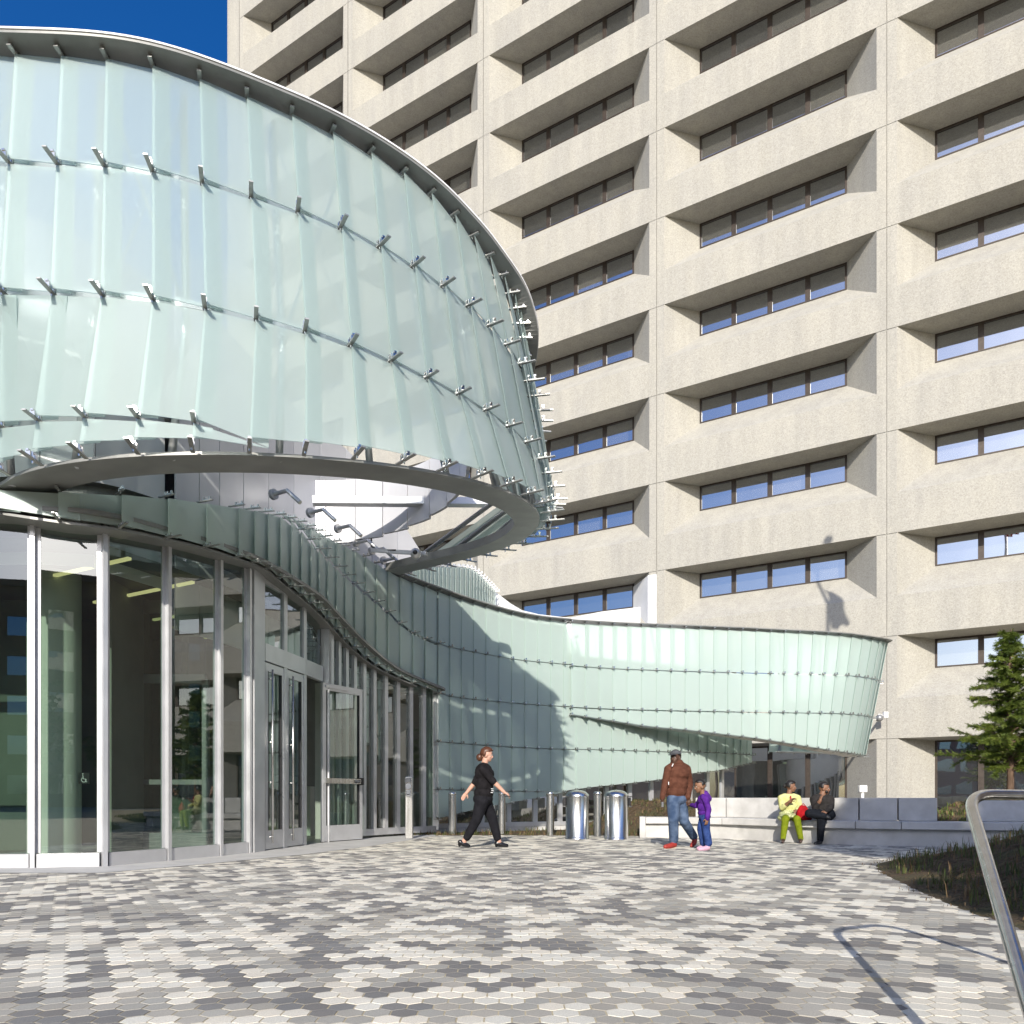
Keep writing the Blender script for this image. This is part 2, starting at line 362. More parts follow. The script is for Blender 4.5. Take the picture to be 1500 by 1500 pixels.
    L.new(vm.outputs[0], b.inputs['Base Color'])
    bp = N.new('ShaderNodeBump'); bp.inputs['Strength'].default_value = .6; bp.inputs['Distance'].default_value = .002; L.new(n1.outputs['Fac'], bp.inputs['Height']); L.new(bp.outputs[0], b.inputs['Normal'])
    me.materials.append(m)
    o = bpy.data.objects.new('plaza_paving', me); COL.objects.link(o); tag(o, kind='structure')
    j = MB(); j.poly([(-40,-30,-.0022),(40,-30,-.0022),(40,26,-.0022),(-40,26,-.0022)])
    tag(j.build('paving_joints', M['grout']), kind='structure')
hex_plaza()

# ================================================================ office tower
TH, X0, Z0, BW, H0, FH = .546, 6.517, 34.602, 9.348, 30.846, 3.96
PW, OB, SET, WI, WT, WB = .354, 2.424, 1.231, 1.593, .062, 1.182
d3 = Vector((math.cos(TH), -math.sin(TH), 0)); n3 = Vector((math.sin(TH), math.cos(TH), 0))
tower = thing('office_tower', 'tall beige concrete office tower with deep splayed strip windows behind the glass screens', 'office building', (X0, Z0, 0))
TO = Vector((X0, Z0, 0))
def T(u, dep, z): return d3*u+n3*dep+Vector((0, 0, z))     # local to the tower empty
J0, J1, K0, K1 = -3, 2, -8, 7            # bays and floors; K1 is the ground floor
tw = MB(); jg = .014
UL, UR = J0*BW-1.15, (J1+1)*BW
for j in range(J0, J1+1):
    u0, u1 = j*BW, (j+1)*BW
    for k in range(K0, K1+1):
        zt = H0-k*FH; zb = zt-FH; gf = k == K1
        a, b_ = u0+PW, u1-PW; wa, wb = u0+WI, u1-WI
        zs = zt-OB; wz0 = zt-WT; wz1 = zt-WB
        if gf: zb = -.05; zs = zb; wz1 = zb
        q = lambda *p: tw.poly([T(*x) for x in p])
        q((u0+jg,0,zb),(a,0,zb),(a,0,zt-.02),(u0+jg,0,zt-.02))
        q((b_,0,zb),(u1-jg,0,zb),(u1-jg,0,zt-.02),(b_,0,zt-.02))
        if not gf: q((a,0,zb),(b_,0,zb),(b_,0,zs),(a,0,zs))
        # the horizontal joint across the pier, and the spandrel edge strip over it
        q((u0+jg,.03,zt-.02),(a,.03,zt-.02),(a,.03,zt),(u0+jg,.03,zt)); q((b_,.03,zt-.02),(u1-jg,.03,zt-.02),(u1-jg,.03,zt),(b_,.03,zt))
        q((a,0,zt),(wa,SET,wz0),(wb,SET,wz0),(b_,0,zt))                 # soffit
        q((a,0,zs),(wa,SET,wz1),(wa,SET,wz0),(a,0,zt))                  # jambs
        q((b_,0,zt),(wb,SET,wz0),(wb,SET,wz1),(b_,0,zs))
        if not gf: q((wa,SET,wz1),(a,0,zs),(b_,0,zs),(wb,SET,wz1))      # sill
    q((u0-jg,.03,-.05),(u0+jg,.03,-.05),(u0+jg,.03,H0-K0*FH),(u0-jg,.03,H0-K0*FH))
ZT = H0-K0*FH+1.4
q((UL,0,-.05),(J0*BW-jg,0,-.05),(J0*BW-jg,0,ZT),(UL,0,ZT))
q((J0*BW-jg,0,H0-K0*FH),(UR,0,H0-K0*FH),(UR,0,ZT),(J0*BW-jg,0,ZT))
DEP = 24
q((UL,0,ZT),(UL,DEP,ZT),(UL,DEP,-.05),(UL,0,-.05)); q((UR,0,-.05),(UR,DEP,-.05),(UR,DEP,ZT),(UR,0,ZT))
q((UL,DEP,ZT),(UR,DEP,ZT),(UR,DEP,-.05),(UL,DEP,-.05)); q((UL,0,ZT),(UR,0,ZT),(UR,DEP,ZT),(UL,DEP,ZT))
tw.build('wall', M['tower'], tower)
# one strip window, then copies
def strip_window(hgt, nm):
    W = BW-2*WI; fr = MB(); gl = MB(); ft = .075; mw = .2; pw_ = (W-2*ft-3*mw)/4
    b3 = lambda u0, u1, z0, z1, dp0, dp1, m_: m_.hexa([T(u0,dp0,z0),T(u1,dp0,z0),T(u1,dp1,z0),T(u0,dp1,z0)], [T(u0,dp0,z1),T(u1,dp0,z1),T(u1,dp1,z1),T(u0,dp1,z1)])
    b3(0, ft, -hgt, 0, -.03, .08, fr); b3(W-ft, W, -hgt, 0, -.03, .08, fr)
    b3(ft, W-ft, -ft*.9, 0, -.028, .08, fr); b3(ft, W-ft, -hgt, -hgt+.05, -.028, .08, fr)
    for i in range(3):
        u = ft+pw_*(i+1)+mw*i; b3(u, u+mw, -hgt+.05, -ft*.9, -.02, .08, fr)
    for i in range(4):
        u = ft+(pw_+mw)*i
        gl.poly([T(u,.03,-hgt+.05),T(u+pw_,.03,-hgt+.05),T(u+pw_,.03,-ft*.9),T(u,.03,-ft*.9)])
    o = fr.build('window', M['bronze'], tower); p = gl.build('glazing', M['wglass'], o); return o
wn = strip_window(WB-WT, 'w'); first = True
wg = strip_window(H0-K1*FH-WT+.05, 'g')
for j in range(J0, J1+1):
    for k in range(K0, K1+1):
        src = wg if k == K1 else wn
        loc = T(j*BW+WI, SET, H0-k*FH-WT)
        if src.get('placed'):
            src = copy_tree(src, tower)
        src['placed'] = 1; src.location = loc
for o in tower.children:
    if 'placed' in o: del o['placed']

# ================================================================ glass screens
class Screen:
    """F(s, j) is the point where column s meets row line j, N(s) the outward direction."""
    def __init__(s, Fn, Nn, n0, n1, rows, root, lap=.34, blen=.27, bw=.05, clip=1.0, mat_='frost', gap=.05, backward=.13, closed_edges=(), tilt=.05, panecap=100, endgap=.02):
        panes = []; bars = []; clips = []
        camp = Vector((0, 0, EYE))
        for i in range(n0, n1):
            for j in range(rows(i)):
                a, b_, c, d_ = Fn(i, j), Fn(i, j+1), Fn(min(i+1+lap, n1), j), Fn(min(i+1+lap, n1), j+1)
                if (a-b_).length < .07 and (c-d_).length < .07: continue
                nn = Nn(i+.5).normalized(); up = Vector((0, 0, 1))
                g0 = gap if j else .03; g1 = gap*.35 if (Fn(i, min(j+2, rows(i)))-b_).length > .05 and j+2 <= rows(i) else endgap
                def edge(p, q):
                    dd = (q-p); l = dd.length
                    if l < .12: return p, q
                    dd /= l; return p+dd*g0, q-dd*g1
                a, b_ = edge(a, b_); c, d_ = edge(c, d_)
                if (c-d_).length > .1 and (a-b_).length > .1:
                    pn = (c-b_).cross(a-d_).normalized(); m0 = (a+b_+c+d_)/4           # each pane is flat
                    a, b_, c, d_ = [q_-pn*(q_-m0).dot(pn)*.8 for q_ in (a, b_, c, d_)]
                o0 = nn*tilt; o1 = nn*(-.012); t = nn*(-.012)
                q0 = [b_+o0, d_+o1, c+o1, a+o0]
                mb = MB(); mb.hexa([p+t for p in q0][::1], q0)
                cen = (a+d_)/2; px = ((a-d_).length*(c-b_).length)/max(.5, (cen-camp).length)**2*abs(nn.dot((cen-camp).normalized()))
                panes.append((px, mb))
        for i in range(n0, n1+1):
            nr = rows(min(i, n1-1))
            for j in range(0, nr+1):
                p = Fn(i, j)
                if 0 < j < nr and ((p-Fn(i, j+1)).length < .12 or (p-Fn(i, 0)).length < .12): continue
                nn = Nn(i); nn.z = 0; nn.normalize(); sd = Vector((nn.y, -nn.x, 0))
                L_ = blen*(.55 if j == 0 else 1)
                mb = MB(); mb.bar(p-nn*backward+Vector((0,0,-.012)), p+nn*L_+Vector((0,0,-.012)), bw, .014)
                size = blen*bw/max(.5, (p-camp).length)**2
                bars.append((size, mb))
                mc = MB()
                mc.bar(p-nn*.02+Vector((0,0,.003)), p+nn*.125+Vector((0,0,.003)), .02, .012)
                for off in (.10, -.005):
                    c_ = p+nn*off
                    mc.box(c_+Vector((0,0,.022*clip)), .022*clip, .05*clip, .05*clip, math.atan2(nn.y, nn.x))
                    mc.box(c_+sd*.0+Vector((0,0,.055*clip)), .04*clip, .03*clip, .018*clip, math.atan2(nn.y, nn.x))
                mc.tube([p+nn*.03+Vector((0,0,-.055*clip)), p+nn*.03+Vector((0,0,.07*clip))], .009*clip, 6)
                clips.append((size, mc))
        put(panes, 'glass_pane', M[mat_], root, panecap); put(bars, 'bracket', M['bar'], root); put(clips, 'clip', M['bracket'], root)

# ---- the large drum over the entrance
def plane_pt(px, py, a, b, c, cx, cy):
    dx = (px-750)/F; dz = (YH-py)/F
    t = (a-EYE-b*cy-c*cx)/(dz-b-c*dx); return Vector((dx*t, t, dz*t+EYE))
TOP = dict(a=8.57, b=-.044, c=.038, cx=-5.53, cy=14.05, r=6.05)
R2 = dict(a=6.23, b=.021, c=-.053, cx=-4.50, cy=13.18, r=5.18)
RG = dict(a=5.03, b=.126, c=.059, cx=-3.78, cy=12.34, r=4.14)
def hgt(L_, x, y): return L_['a']+L_['b']*(y-L_['cy'])+L_['c']*(x-L_['cx'])
ring_px = [(0,703),(100,683),(200,671),(300,665),(390,662),(480,666),(560,680),(620,691),(700,709),(740,724),(776,746),(788,758),(790,772),(770,794),(740,804),(700,812),(640,826),(586,842)]
rp = []
for x, y in ring_px:
    p = plane_pt(x, y, **{k: RG[k] for k in ('a','b','c','cx','cy')})
    rp.append((math.atan2(p.y-RG['cy'], p.x-RG['cx']), math.hypot(p.x-RG['cx'], p.y-RG['cy'])))
rp = sorted((a if a > -math.pi*.9 else a+2*math.pi, r) for a, r in rp)
# smooth radius as a function of angle (low order fit)
aa = np.array([a for a, r in rp]); rr = np.array([r for a, r in rp])
ring_fit = np.polyfit(aa, rr, 5)
A_LO, A_HI = aa.min(), aa.max()
def ring_r(a):
    a = min(max(a, A_LO-.02), A_HI+.02); return float(np.polyval(ring_fit, a))
def cols_fit(L_, pts):
    an = []
    for i, x, y in pts:
        p = plane_pt(x, y, **{k: L_[k] for k in ('a','b','c','cx','cy')}); an.append((i, math.atan2(p.y-L_['cy'], p.x-L_['cx'])))
    return np.polyfit([i for i, a in an], [a for i, a in an], 1), an
tp, _ = cols_fit(TOP, [(0,5,70-22),(1,73,72-22),(2,147,78-23),(3,220,93-25),(4,292,112-25),(5,363,133-22),(6,433,158-20),(7,494,187-20),(8,550,218-18),(9,598,250-16),(10,638,283-16),(11,672,320-20),(12,702,348-20),(13,728,380-20)])
r2p, _ = cols_fit(R2, [(0,5,427),(1,77,428),(2,152,430),(3,222,437),(4,299,450),(5,375,467),(6,447,487),(7,513,504),(8,571,528),(9,623,553),(10,670,578),(11,710,600),(12,743,625),(13,770,647),(14,792,672)])
rgp, _ = cols_fit(RG, [(2,140,677),(3,222,669),(4,293,665),(5,368,662),(6,442,664),(7,512,671),(8,575,683),(9,632,693),(10,682,705),(11,722,717),(12,752,730)])
print('cols', tp, r2p, rgp, 'ring angles', A_LO, A_HI)
def on_circle(L_, cf, s, dr=0.0, radius=None):
    a = cf[0]*s+cf[1]; r = (radius(a) if radius else L_['r'])+dr
    x = L_['cx']+math.cos(a)*r; y = L_['cy']+math.sin(a)*r
    return Vector((x, y, hgt(L_, x, y)))
def table_curve(vis, hid):               # vis: (s, px, py, z); hid: (s, px, z, height)
    pts = [(s, P(px, py, z)) for s, px, py, z in vis]+[(s, Vector(((px-750)/F*z, z, h))) for s, px, z, h in hid]
    pts.sort(key=lambda t: t[0]); S = [p[0] for p in pts]; V_ = [p[1] for p in pts]
    def f(s):
        i = 0
        while i < len(S)-2 and S[i+1] < s: i += 1
        h = S[i+1]-S[i]; u = (s-S[i])/h
        m = lambda k: (V_[min(k+1, len(V_)-1)]-V_[max(k-1, 0)])/(S[min(k+1, len(V_)-1)]-S[max(k-1, 0)])*h
        u = max(0, min(1, u))
        return V_[i]*(2*u**3-3*u*u+1)+m(i)*(u**3-2*u*u+u)+V_[i+1]*(3*u*u-2*u**3)+m(i+1)*(u**3-u*u)
    return f
top_c = table_curve([(-7,-500,78,9.3),(-3,-215,52,8.3),(0,5,47,8.0),(3,220,66,8.22),(6,433,142,8.85),(8,550,201,9.38),(10,638,263,9.78),(12,702,327,10.1),(13.5,738,373,10.35),(15,766,415,10.6),(16.5,781,452,10.82),(18,788,490,11.08)],
    [(20,782,11.6,7.3),(22,760,12.2,7.12),(25,700,13.0,7.15),(30,575,14.2,7.35),(37,400,15.2,7.5)])
r2_c = table_curve([(-7,-470,450,9.3),(-3,-213,430,8.3),(0,5,427,8.05),(3,224,438,8.08),(5,375,467,8.37),(7,513,504,8.75),(9,623,553,9.4),(11,710,600,10.15),(13,770,647,11.0),(14,790,671,11.42),(15,800,692,11.8),(16,805,712,12.1),(17,808,730,12.4)],
    [(19,803,13.0,5.78),(21,785,13.6,6.0),(24,735,14.3,6.3),(29,620,15.4,6.5),(37,450,16.2,6.6)])
def top_n(s):
    t = top_c(s+.2)-top_c(s-.2); return Vector((t.y, -t.x, 0)).normalized()
def top_edge(s, w_): return top_c(s)+top_n(s)*w_
def dr_top(s): return top_edge(s, -.22)
def dr_r2(s): return r2_c(s)
def dr_ring(s): p = on_circle(RG, rgp, s, .16, ring_r); return p+Vector((0, 0, .03))
def drF(s, j):
    if j == 0: return dr_top(s)+Vector((0, 0, -.03))
    if j == 1: return lerp(dr_top(s), dr_r2(s), .47)
    if j == 2: return dr_r2(s)
    p, q = dr_r2(s), dr_ring(s)
    if j == 3:
        f = 1.27/(p.z-q.z)
        return lerp(p, q, f) if f < .86 else q
    return q
def drN(s):
    t = r2_c(s+.25)-r2_c(s-.25); return Vector((t.y, -t.x, 0)).normalized()
N_L = int(math.floor((-2.75-rgp[1])/rgp[0])) if False else -7
N_R = int((A_HI-rgp[1])/rgp[0])
print('drum columns', N_L, N_R)
drum = thing('glass_drum_screen', 'large round screen of lapped frosted glass panes with a steel ring above the entrance', 'glass screen', (RG['cx'], RG['cy'], 0))
class Off:                               # parts below are written in world metres and moved into their thing
    pass
_build = MB.build
def build_rel(s, name, mats, parent=None, shade=False, bevel=0.0, seg=2, local=None):
    if parent is not None and local is None:
        o3 = parent.location.copy(); p = parent.parent
        while p is not None: o3 = o3+p.location; p = p.parent
        if o3.length: s.v = [tuple(Vector(v)-o3) for v in s.v]
    return _build(s, name, mats, parent, shade, bevel, seg, local)
MB.build = build_rel
Screen(drF, drN, N_L, N_R, lambda i: 4, drum, blen=.25, bw=.046, endgap=.09, gap=.04)
def plate(curve, w0, w1, th, n0, n1, step=.25):          # a flat curved plate between two radial offsets
    mb = MB(); ss = np.arange(n0, n1+1e-6, step); pr = None
    for s in ss:
        a, b_ = curve(s, w0), curve(s, w1); z = Vector((0, 0, th))
        cur = [a, b_, b_+z, a+z]
        if pr:
            n = len(mb.v); mb.v += [tuple(p) for p in pr+cur]
            for k in range(4):
                k2 = (k+1) % 4; mb.f.append((n+k, n+k2, n+4+k2, n+4+k)); mb.m.append(0)
        else: mb.poly(cur[::-1])
        pr = cur
    mb.poly(pr); return mb
plate(top_edge, -.34, 0, .03, N_L, N_R).build('top_plate', M['ring'], drum)
plate(lambda s, w_: top_edge(s, w_)+Vector((0,0,.032)), -.02, .012, .02, N_L, N_R).build('top_trim', M['white'], drum)
def ring_w(s): return .40+.24*abs(math.sin(rgp[0]*s+rgp[1]))
plate(lambda s, w_: on_circle(RG, rgp, s, w_*ring_w(s), ring_r)+Vector((0,0,-.01)), -1, 0, .035, N_L, N_R+.4).build('ring_plate', M['ring'], drum)
plate(lambda s, w_: on_circle(RG, rgp, s, w_*ring_w(s), ring_r)+Vector((0,0,.026)), -1, -.96, .11, N_L, N_R+.4).build('ring_flange', M['ring'], drum)
def pathplate(f, ss, w0, w1, th, nrm, dz=0.0):
    mb = MB(); pr = None
    for s in ss:
        p = f(s)+Vector((0,0,dz)); nn = nrm(s); nn = Vector((nn.x, nn.y, 0)).normalized(); z = Vector((0,0,th))
        cur = [p+nn*w0, p+nn*w1, p+nn*w1+z, p+nn*w0+z]
        if pr:
            n = len(mb.v); mb.v += [tuple(q_) for q_ in pr+cur]
            for k in range(4):
                k2 = (k+1) % 4; mb.f.append((n+k, n+k2, n+4+k2, n+4+k)); mb.m.append(0)
        else: mb.poly(cur[::-1])
        pr = cur
    mb.poly(pr); return mb
posts = []
for i in range(N_L, N_R, 2):
    s = i+.55; nn = drN(s)*.3
    mb = MB(); pts = [drF(s, 0)-nn, drF(s, 1)-nn, drF(s, 2)-nn, dr_ring(s)-nn*1.05]
    mb.tube(pts, .042, 12); posts.append((1/pts[2].length, mb))
for _, mb in posts: mb.build('post', M['alu'], drum, shade=True)
for j in (1, 2):                          # tie rods and rails behind the panes
    mb = pathplate(lambda s, j=j: drF(s, j), np.arange(N_L, N_R, .5), -.11, -.10, .085, drN, .025); mb.build('rail', M['alu'], drum)
mb = MB()
for i in range(N_L, N_R-2, 4):
    mb.tube([drF(i+.55, 0)-drN(i)*.34, drF(i+2.55, 2)-drN(i+2)*.34], .016, 6); mb.tube([drF(i+2.55, 0)-drN(i+2)*.36, drF(i+.55, 2)-drN(i)*.36], .016, 6)
mb.build('tie_rods', M['alu'], drum)

# ---- the long low screen: over the doors, down and along the garden wall
LZ = smooth([(-600,9.9),(-300,9.2),(0,8.97),(100,9.1),(180,9.4),(245,9.95),(306,10.6),(358,11.3),(400,12.1),(444,13.2),(470,14.0),(507,15.1),(545,16.0),(575,16.6),(600,17.0),(640,17.7),(700,18.6),(770,19.3),(840,19.9),(900,20.5),(960,21.1),(1020,21.8),(1070,22.6),(1100,23.4)], 5)
LT = smooth([(-600,690),(-300,705),(0,714),(95,717),(180,720),(245,725),(300,733),(350,740),(385,747),(413,754),(450,768),(483,788),(533,814),(575,840),(640,865),(700,885),(770,903),(840,911),(900,915),(1000,919),(1100,923)], 5)
LB = smooth([(-600,735),(-300,743),(0,748),(33,753),(103,763),(177,772),(245,787),(300,800),(353,817),(393,833),(413,850),(444,875),(475,903),(507,938),(538,966),(569,985),(601,999),(638,1015)], 5)
LB2 = smooth([(640,1200),(669,1193),(744,1177),(787,1170),(821,1161),(867,1154),(907,1150),(941,1146),(973,1142),(1012,1134),(1054,1129),(1090,1120),(1100,1118)], 5)
LA_ = smooth([(380,735),(413,757),(440,776),(467,806),(510,848),(560,890),(600,925),(653,946),(715,959),(755,966),(795,970),(877,977),(923,981),(987,984),(1100,990)], 5)
LBb = smooth([(560,982),(638,1014),(667,1021),(755,1030),(813,1034),(877,1037),(944,1041),(1100,1046)], 5)
LC = smooth([(640,1086),(733,1093),(813,1097),(876,1098),(971,1101),(1043,1102),(1107,1106)], 5)
LD = smooth([(640,1156),(773,1159),(1107,1162)], 5)
def low_lines(px):
    z = tab(LZ, px); top = tab(LT, px)
    if px > 838: top = max(top, tab([(838,911),(858,1003),(920,1017),(1000,1032),(1100,1052)], px))
    bot = tab(LB, px) if px < 641 else tab(LB2, px)
    ys = [top]
    a = tab(LA_, px) if px > 425 else top
    b_ = tab(LBb, px) if px > 600 else bot
    c = tab(LC, px) if px >= 641 else bot; dd = tab(LD, px) if px >= 641 else bot
    for y in (a, b_, c, dd, bot): ys.append(min(max(y, ys[-1]), bot))
    return z, ys
def plan(px): z = tab(LZ, px); return Vector(((px-750)/F*z, z, 0))
cols = [-420.0]
while cols[-1] < 1100:
    px = cols[-1]; step = .64 if px < 340 else (.38 if px < 640 else .36)
    e = px; d_ = 0
    while d_ < step: d_ += (plan(e+1)-plan(e)).length; e += 1
    if px < 641 < e+6: e = 641
    cols.append(e)
i641 = cols.index(641)
def lowcol(s): i = max(0, min(len(cols)-2, int(math.floor(s)))); return cols[i]+(cols[i+1]-cols[i])*(s-i)
def lowF(s, j):
    px = lowcol(s); z, ys = low_lines(px); return P(px, ys[j], z)
def lowN(s):
    px = lowcol(s); t = plan(px+4)-plan(px-4); return Vector((t.y, -t.x, 0)).normalized()
low = thing('long_glass_screen', 'long frosted glass screen curving from over the doors down to the garden wall', 'glass screen', P(640, YH, 17.7)*1)
low.location.z = 0
def lowF_l(s, j):                        # over the doors the panes stop at the fascia
    return lowF(min(s, i641-.01), j)
Screen(lowF_l, lowN, 0, i641, lambda i: 5, low, blen=.27, bw=.03, clip=.6, panecap=50, mat_='frost_white')
Screen(lambda s, j: lowF(max(s, i641), j), lowN, i641, len(cols)-1, lambda i: 5, low, blen=.13, bw=.03, clip=.7, gap=.02, tilt=.035, panecap=50, mat_='frost_white')
ssL = np.arange(0, i641-1.4, .5); ssR = np.arange(i641, len(cols)-1, .5)
i575 = min(range(len(cols)), key=lambda i: abs(cols[i]-560))
pathplate(lambda s: lowF(s, 0), [s for s in np.arange(i575, len(cols), .5) if lowcol(s) <= 836], -.30, .16, .025, lowN, .02).build('top_plate', M['ring'], low)
pathplate(lambda s: lowF(s, 5), ssL, -.62, -.03, .03, lowN, -.035).build('fascia_plate', M['ring'], low)
# backing wall of the long screen and the low windows under it
def low_back(s, off, y=None, z=None):
    px = lowcol(s); zz, ys = low_lines(px); p = plan(px)-lowN(s)*off
    return p
bk = MB(); sill = MB(); pr = None
for s in np.arange(i641-.0, len(cols)-1.2, .5):
    p0 = low_back(s, .26); zz, ys = low_lines(lowcol(s))
    zb = EYE+(YH-ys[5])/F*zz+.04; zt = EYE+(YH-ys[0])/F*zz-.06
    if lowcol(s) > 840: zt = 4.6
    if pr:
        a, b_, c, d_ = pr; pts0 = [a, Vector((p0.x,p0.y,zb)), Vector((p0.x,p0.y,zt)), d_]
        off = Vector((-lowN(s).x, -lowN(s).y, 0))*.12
        bk.hexa(pts0, [q_+off for q_ in pts0])
    pr = (Vector((p0.x,p0.y,zb)), None, None, Vector((p0.x,p0.y,zt)))
bk.build('backing_wall', M['white'], low)
# white return panel where the screen meets the doors
e0 = plan(641); e1 = plan(667); mb = MB()
off = Vector((-lowN(i641+1).x, -lowN(i641+1).y, 0))*.05; n_ = lowN(i641+1)
a, b_ = e0-n_*.10, e1-n_*.12
for z0, z1 in ((.38, .93), (.95, 2.05), (2.07, 3.25)):
    mb.hexa([a+Vector((0,0,z0)), b_+Vector((0,0,z0+.02)), b_+Vector((0,0,z1)), a+Vector((0,0,z1))], [q_+off for q_ in (a+Vector((0,0,z0)), b_+Vector((0,0,z0+.02)), b_+Vector((0,0,z1)), a+Vector((0,0,z1)))])
mb.build('return_panel', M['white'], low)
# windows below
for i, s in enumerate(np.arange(i641+.5, len(cols)-2.0, 2.0)):
    p0 = low_back(s, .5); p1 = low_back(s+2.0, .5); zz, ys = low_lines(lowcol(s+1)); zb = EYE+(YH-ys[5])/F*zz+.45
    t = (p1-p0).normalized()
    fr = MB(); fr.bar(p0+Vector((0,0,.1)), p0+Vector((0,0,zb)), .09, .12, up=t); fr.bar(p0+Vector((0,0,.16)), p1+Vector((0,0,.16)), .1, .12)
    f_ = fr.build('window', M['alu'], low)
    gl = MB(); gl.poly([p0+Vector((0,0,.2)), p1+Vector((0,0,.2)), p1+Vector((0,0,zb)), p0+Vector((0,0,zb))]); gl.build('glazing', M['wglass'], f_)
    kb = MB(); kb.bar(p0+Vector((0,0,.02)), p1+Vector((0,0,.02)), .1, .2); kb.build('kerb', M['slab'], low)

# ---- the outer screen at the far right
OP = [(836,911,1047,19.75),(900,915,1057,20.2),(952,917,1065,20.42),(1000,919,1069,20.6),(1050,921,1075,20.75),(1100,923,1081,20.9),(1150,925.5,1088,21.0),(1200,928,1095,21.1),(1240,931,1100,21.3),(1270,935,1103,21.6),(1290,938,1106,22.0),(1299,940,1108,22.5),(1298,941,1108,23.0),(1285,942,1108,23.5),(1255,942,1106,24.0),(1200,941,1104,24.4),(1120,940,1102,24.8)]
BX = [836,900,952,1000,1050,1100,1147,1188,1219,1242,1257,1266,1265,1256,1232,1185,1110]   # the foot leans in at the rounded end
op_top = [P(a, b_, z) for a, b_, c, z in OP]; op_bot = [P(BX[i], OP[i][2], OP[i][3]-.15 if i > 7 else OP[i][3]) for i in range(len(OP))]
def cr(pts, u):
    i = max(0, min(len(pts)-2, int(math.floor(u)))); t = u-i
    p1, p2 = pts[i], pts[i+1]; p0 = pts[i-1] if i else p1*2-p2; p3 = pts[i+2] if i+2 < len(pts) else p2*2-p1
    return .5*((2*p1)+(p2-p0)*t+(2*p0-5*p1+4*p2-p3)*t*t+(3*p1-p0-3*p2+p3)*t**3)
def arc_cols(pts, step):
    us = [0.0]; u = 0; acc = 0; last = cr(pts, 0)
    while u < len(pts)-1:
        u += .01; p = cr(pts, u); acc += Vector((p.x-last.x, p.y-last.y)).length; last = p
        if acc >= step: us.append(u); acc = 0
    return us
ou = arc_cols(op_top, .40)
def ocol(s): i = max(0, min(len(ou)-2, int(math.floor(s)))); return ou[i]+(ou[i+1]-ou[i])*(s-i)
def outF(s, j):
    u = ocol(s); a, b_ = cr(op_top, u), cr(op_bot, u)
    zs = [a.z, 4.235, 3.17, b_.z]; z = max(min(zs[j], a.z), b_.z)
    return lerp(a, b_, (a.z-z)/(a.z-b_.z))
def outN(s):
    u = ocol(s); t = cr(op_top, u+.05)-cr(op_top, u-.05); return Vector((t.y, -t.x, 0)).normalized()
outer = thing('outer_glass_screen', 'frosted glass screen with a rounded free end hanging over the dark storefront behind the bench', 'glass screen', (op_top[8].x, op_top[8].y, 0))
Screen(outF, outN, 0, len(ou)-1, lambda i: 3, outer, mat_='frost_white', blen=.13, bw=.03, clip=.75, gap=.022, tilt=.035)
pathplate(lambda s: outF(s, 0), np.arange(0, len(ou)-1, .5), -.30, .14, .025, outN, .02).build('top_plate', M['ring'], outer)
pathplate(lambda s: outF(s, 3), np.arange(0, len(ou)-1, .5), -.55, -.05, .03, outN, -.0).build('bottom_plate', M['alu'], outer)
for i in range(6, len(ou)-1, 3):
    nn = outN(i)*.35; mb = MB(); mb.tube([outF(i, 0)-nn, outF(i+1.3, 3)-nn], .035, 8); mb.build('post', M['alu'], outer, shade=True)
mb = MB()
for i in range(4, len(ou)-6, 5): mb.tube([outF(i, 0)-outN(i)*.42, outF(i+4, 3)-outN(i)*.42], .016, 6)
mb.build('tie_rods', M['alu'], outer)

# ---- the screen that runs back towards the tower, and the white parapet
BKP = [P(596, 830, 17.6), P(625, 829, 18.6), P(655, 829, 20.0), P(690, 832, 22.2), P(712, 850, 24.2), P(727, 866, 26.0)]
def bkF(s, j):
    u = s*(len(BKP)-1)/26; p = cr(BKP, u); z = [p.z, p.z-1.05, p.z-2.1][j]; return Vector((p.x, p.y, z))
def bkN(s):
    u = s*(len(BKP)-1)/26; t = cr(BKP, u+.05)-cr(BKP, u-.05); return Vector((t.y, -t.x, 0)).normalized()
back = thing('rear_glass_screen', 'short run of narrow frosted panes rising behind the long screen towards the tower', 'glass screen', (BKP[3].x, BKP[3].y, 0))
Screen(bkF, bkN, 0, 26, lambda i: 2, back, mat_='frost_white', blen=.14, bw=.03, clip=.8, gap=.04, tilt=.03)
mb = MB(); pr = None
for s in np.arange(0, 26.1, 1):
    p = bkF(s, 0)-bkN(s)*.3; q_ = Vector((p.x, p.y, 3.9)); p.z -= .05
    if pr: mb.hexa([pr[1], q_, p, pr[0]], [v-bkN(s)*.1 for v in (pr[1], q_, p, pr[0])])
    pr = (p, q_)
mb.build('backing_wall', M['white'], back)
wp = thing('white_parapet', 'plain white curved parapet wall behind the glass screens at the foot of the tower', 'parapet', (2, 26, 0))
def wall_strip(pts, th, z0):             # pts: 3D tops
    mb = MB(); pr = None
    for p in pts:
        q_ = Vector((p.x, p.y, z0)); off = Vector((.1, 1, 0)).normalized()*th
        if pr: mb.hexa([pr[1], q_, p, pr[0]], [v+off for v in (pr[1], q_, p, pr[0])])
        pr = (p, q_)
    return mb
wtop = [P(724,866,26.2),P(735,874,26.0),P(748,884,25.7),P(765,894,25.3),P(790,900,24.9),P(825,904,24.6),(P(870,909,24.4)),P(920,914,24.2),P(960,917,24.0),P(1010,922,24)]
wall_strip(wtop, .25, 3.0).build('curved_wall', M['white'], wp)
wtop2 = [P(826,907,27.5), P(880,896,28.4), P(938,889,29.3)]
wall_strip(wtop2, .2, 3.0).build('sloped_wall', M['white'], wp)
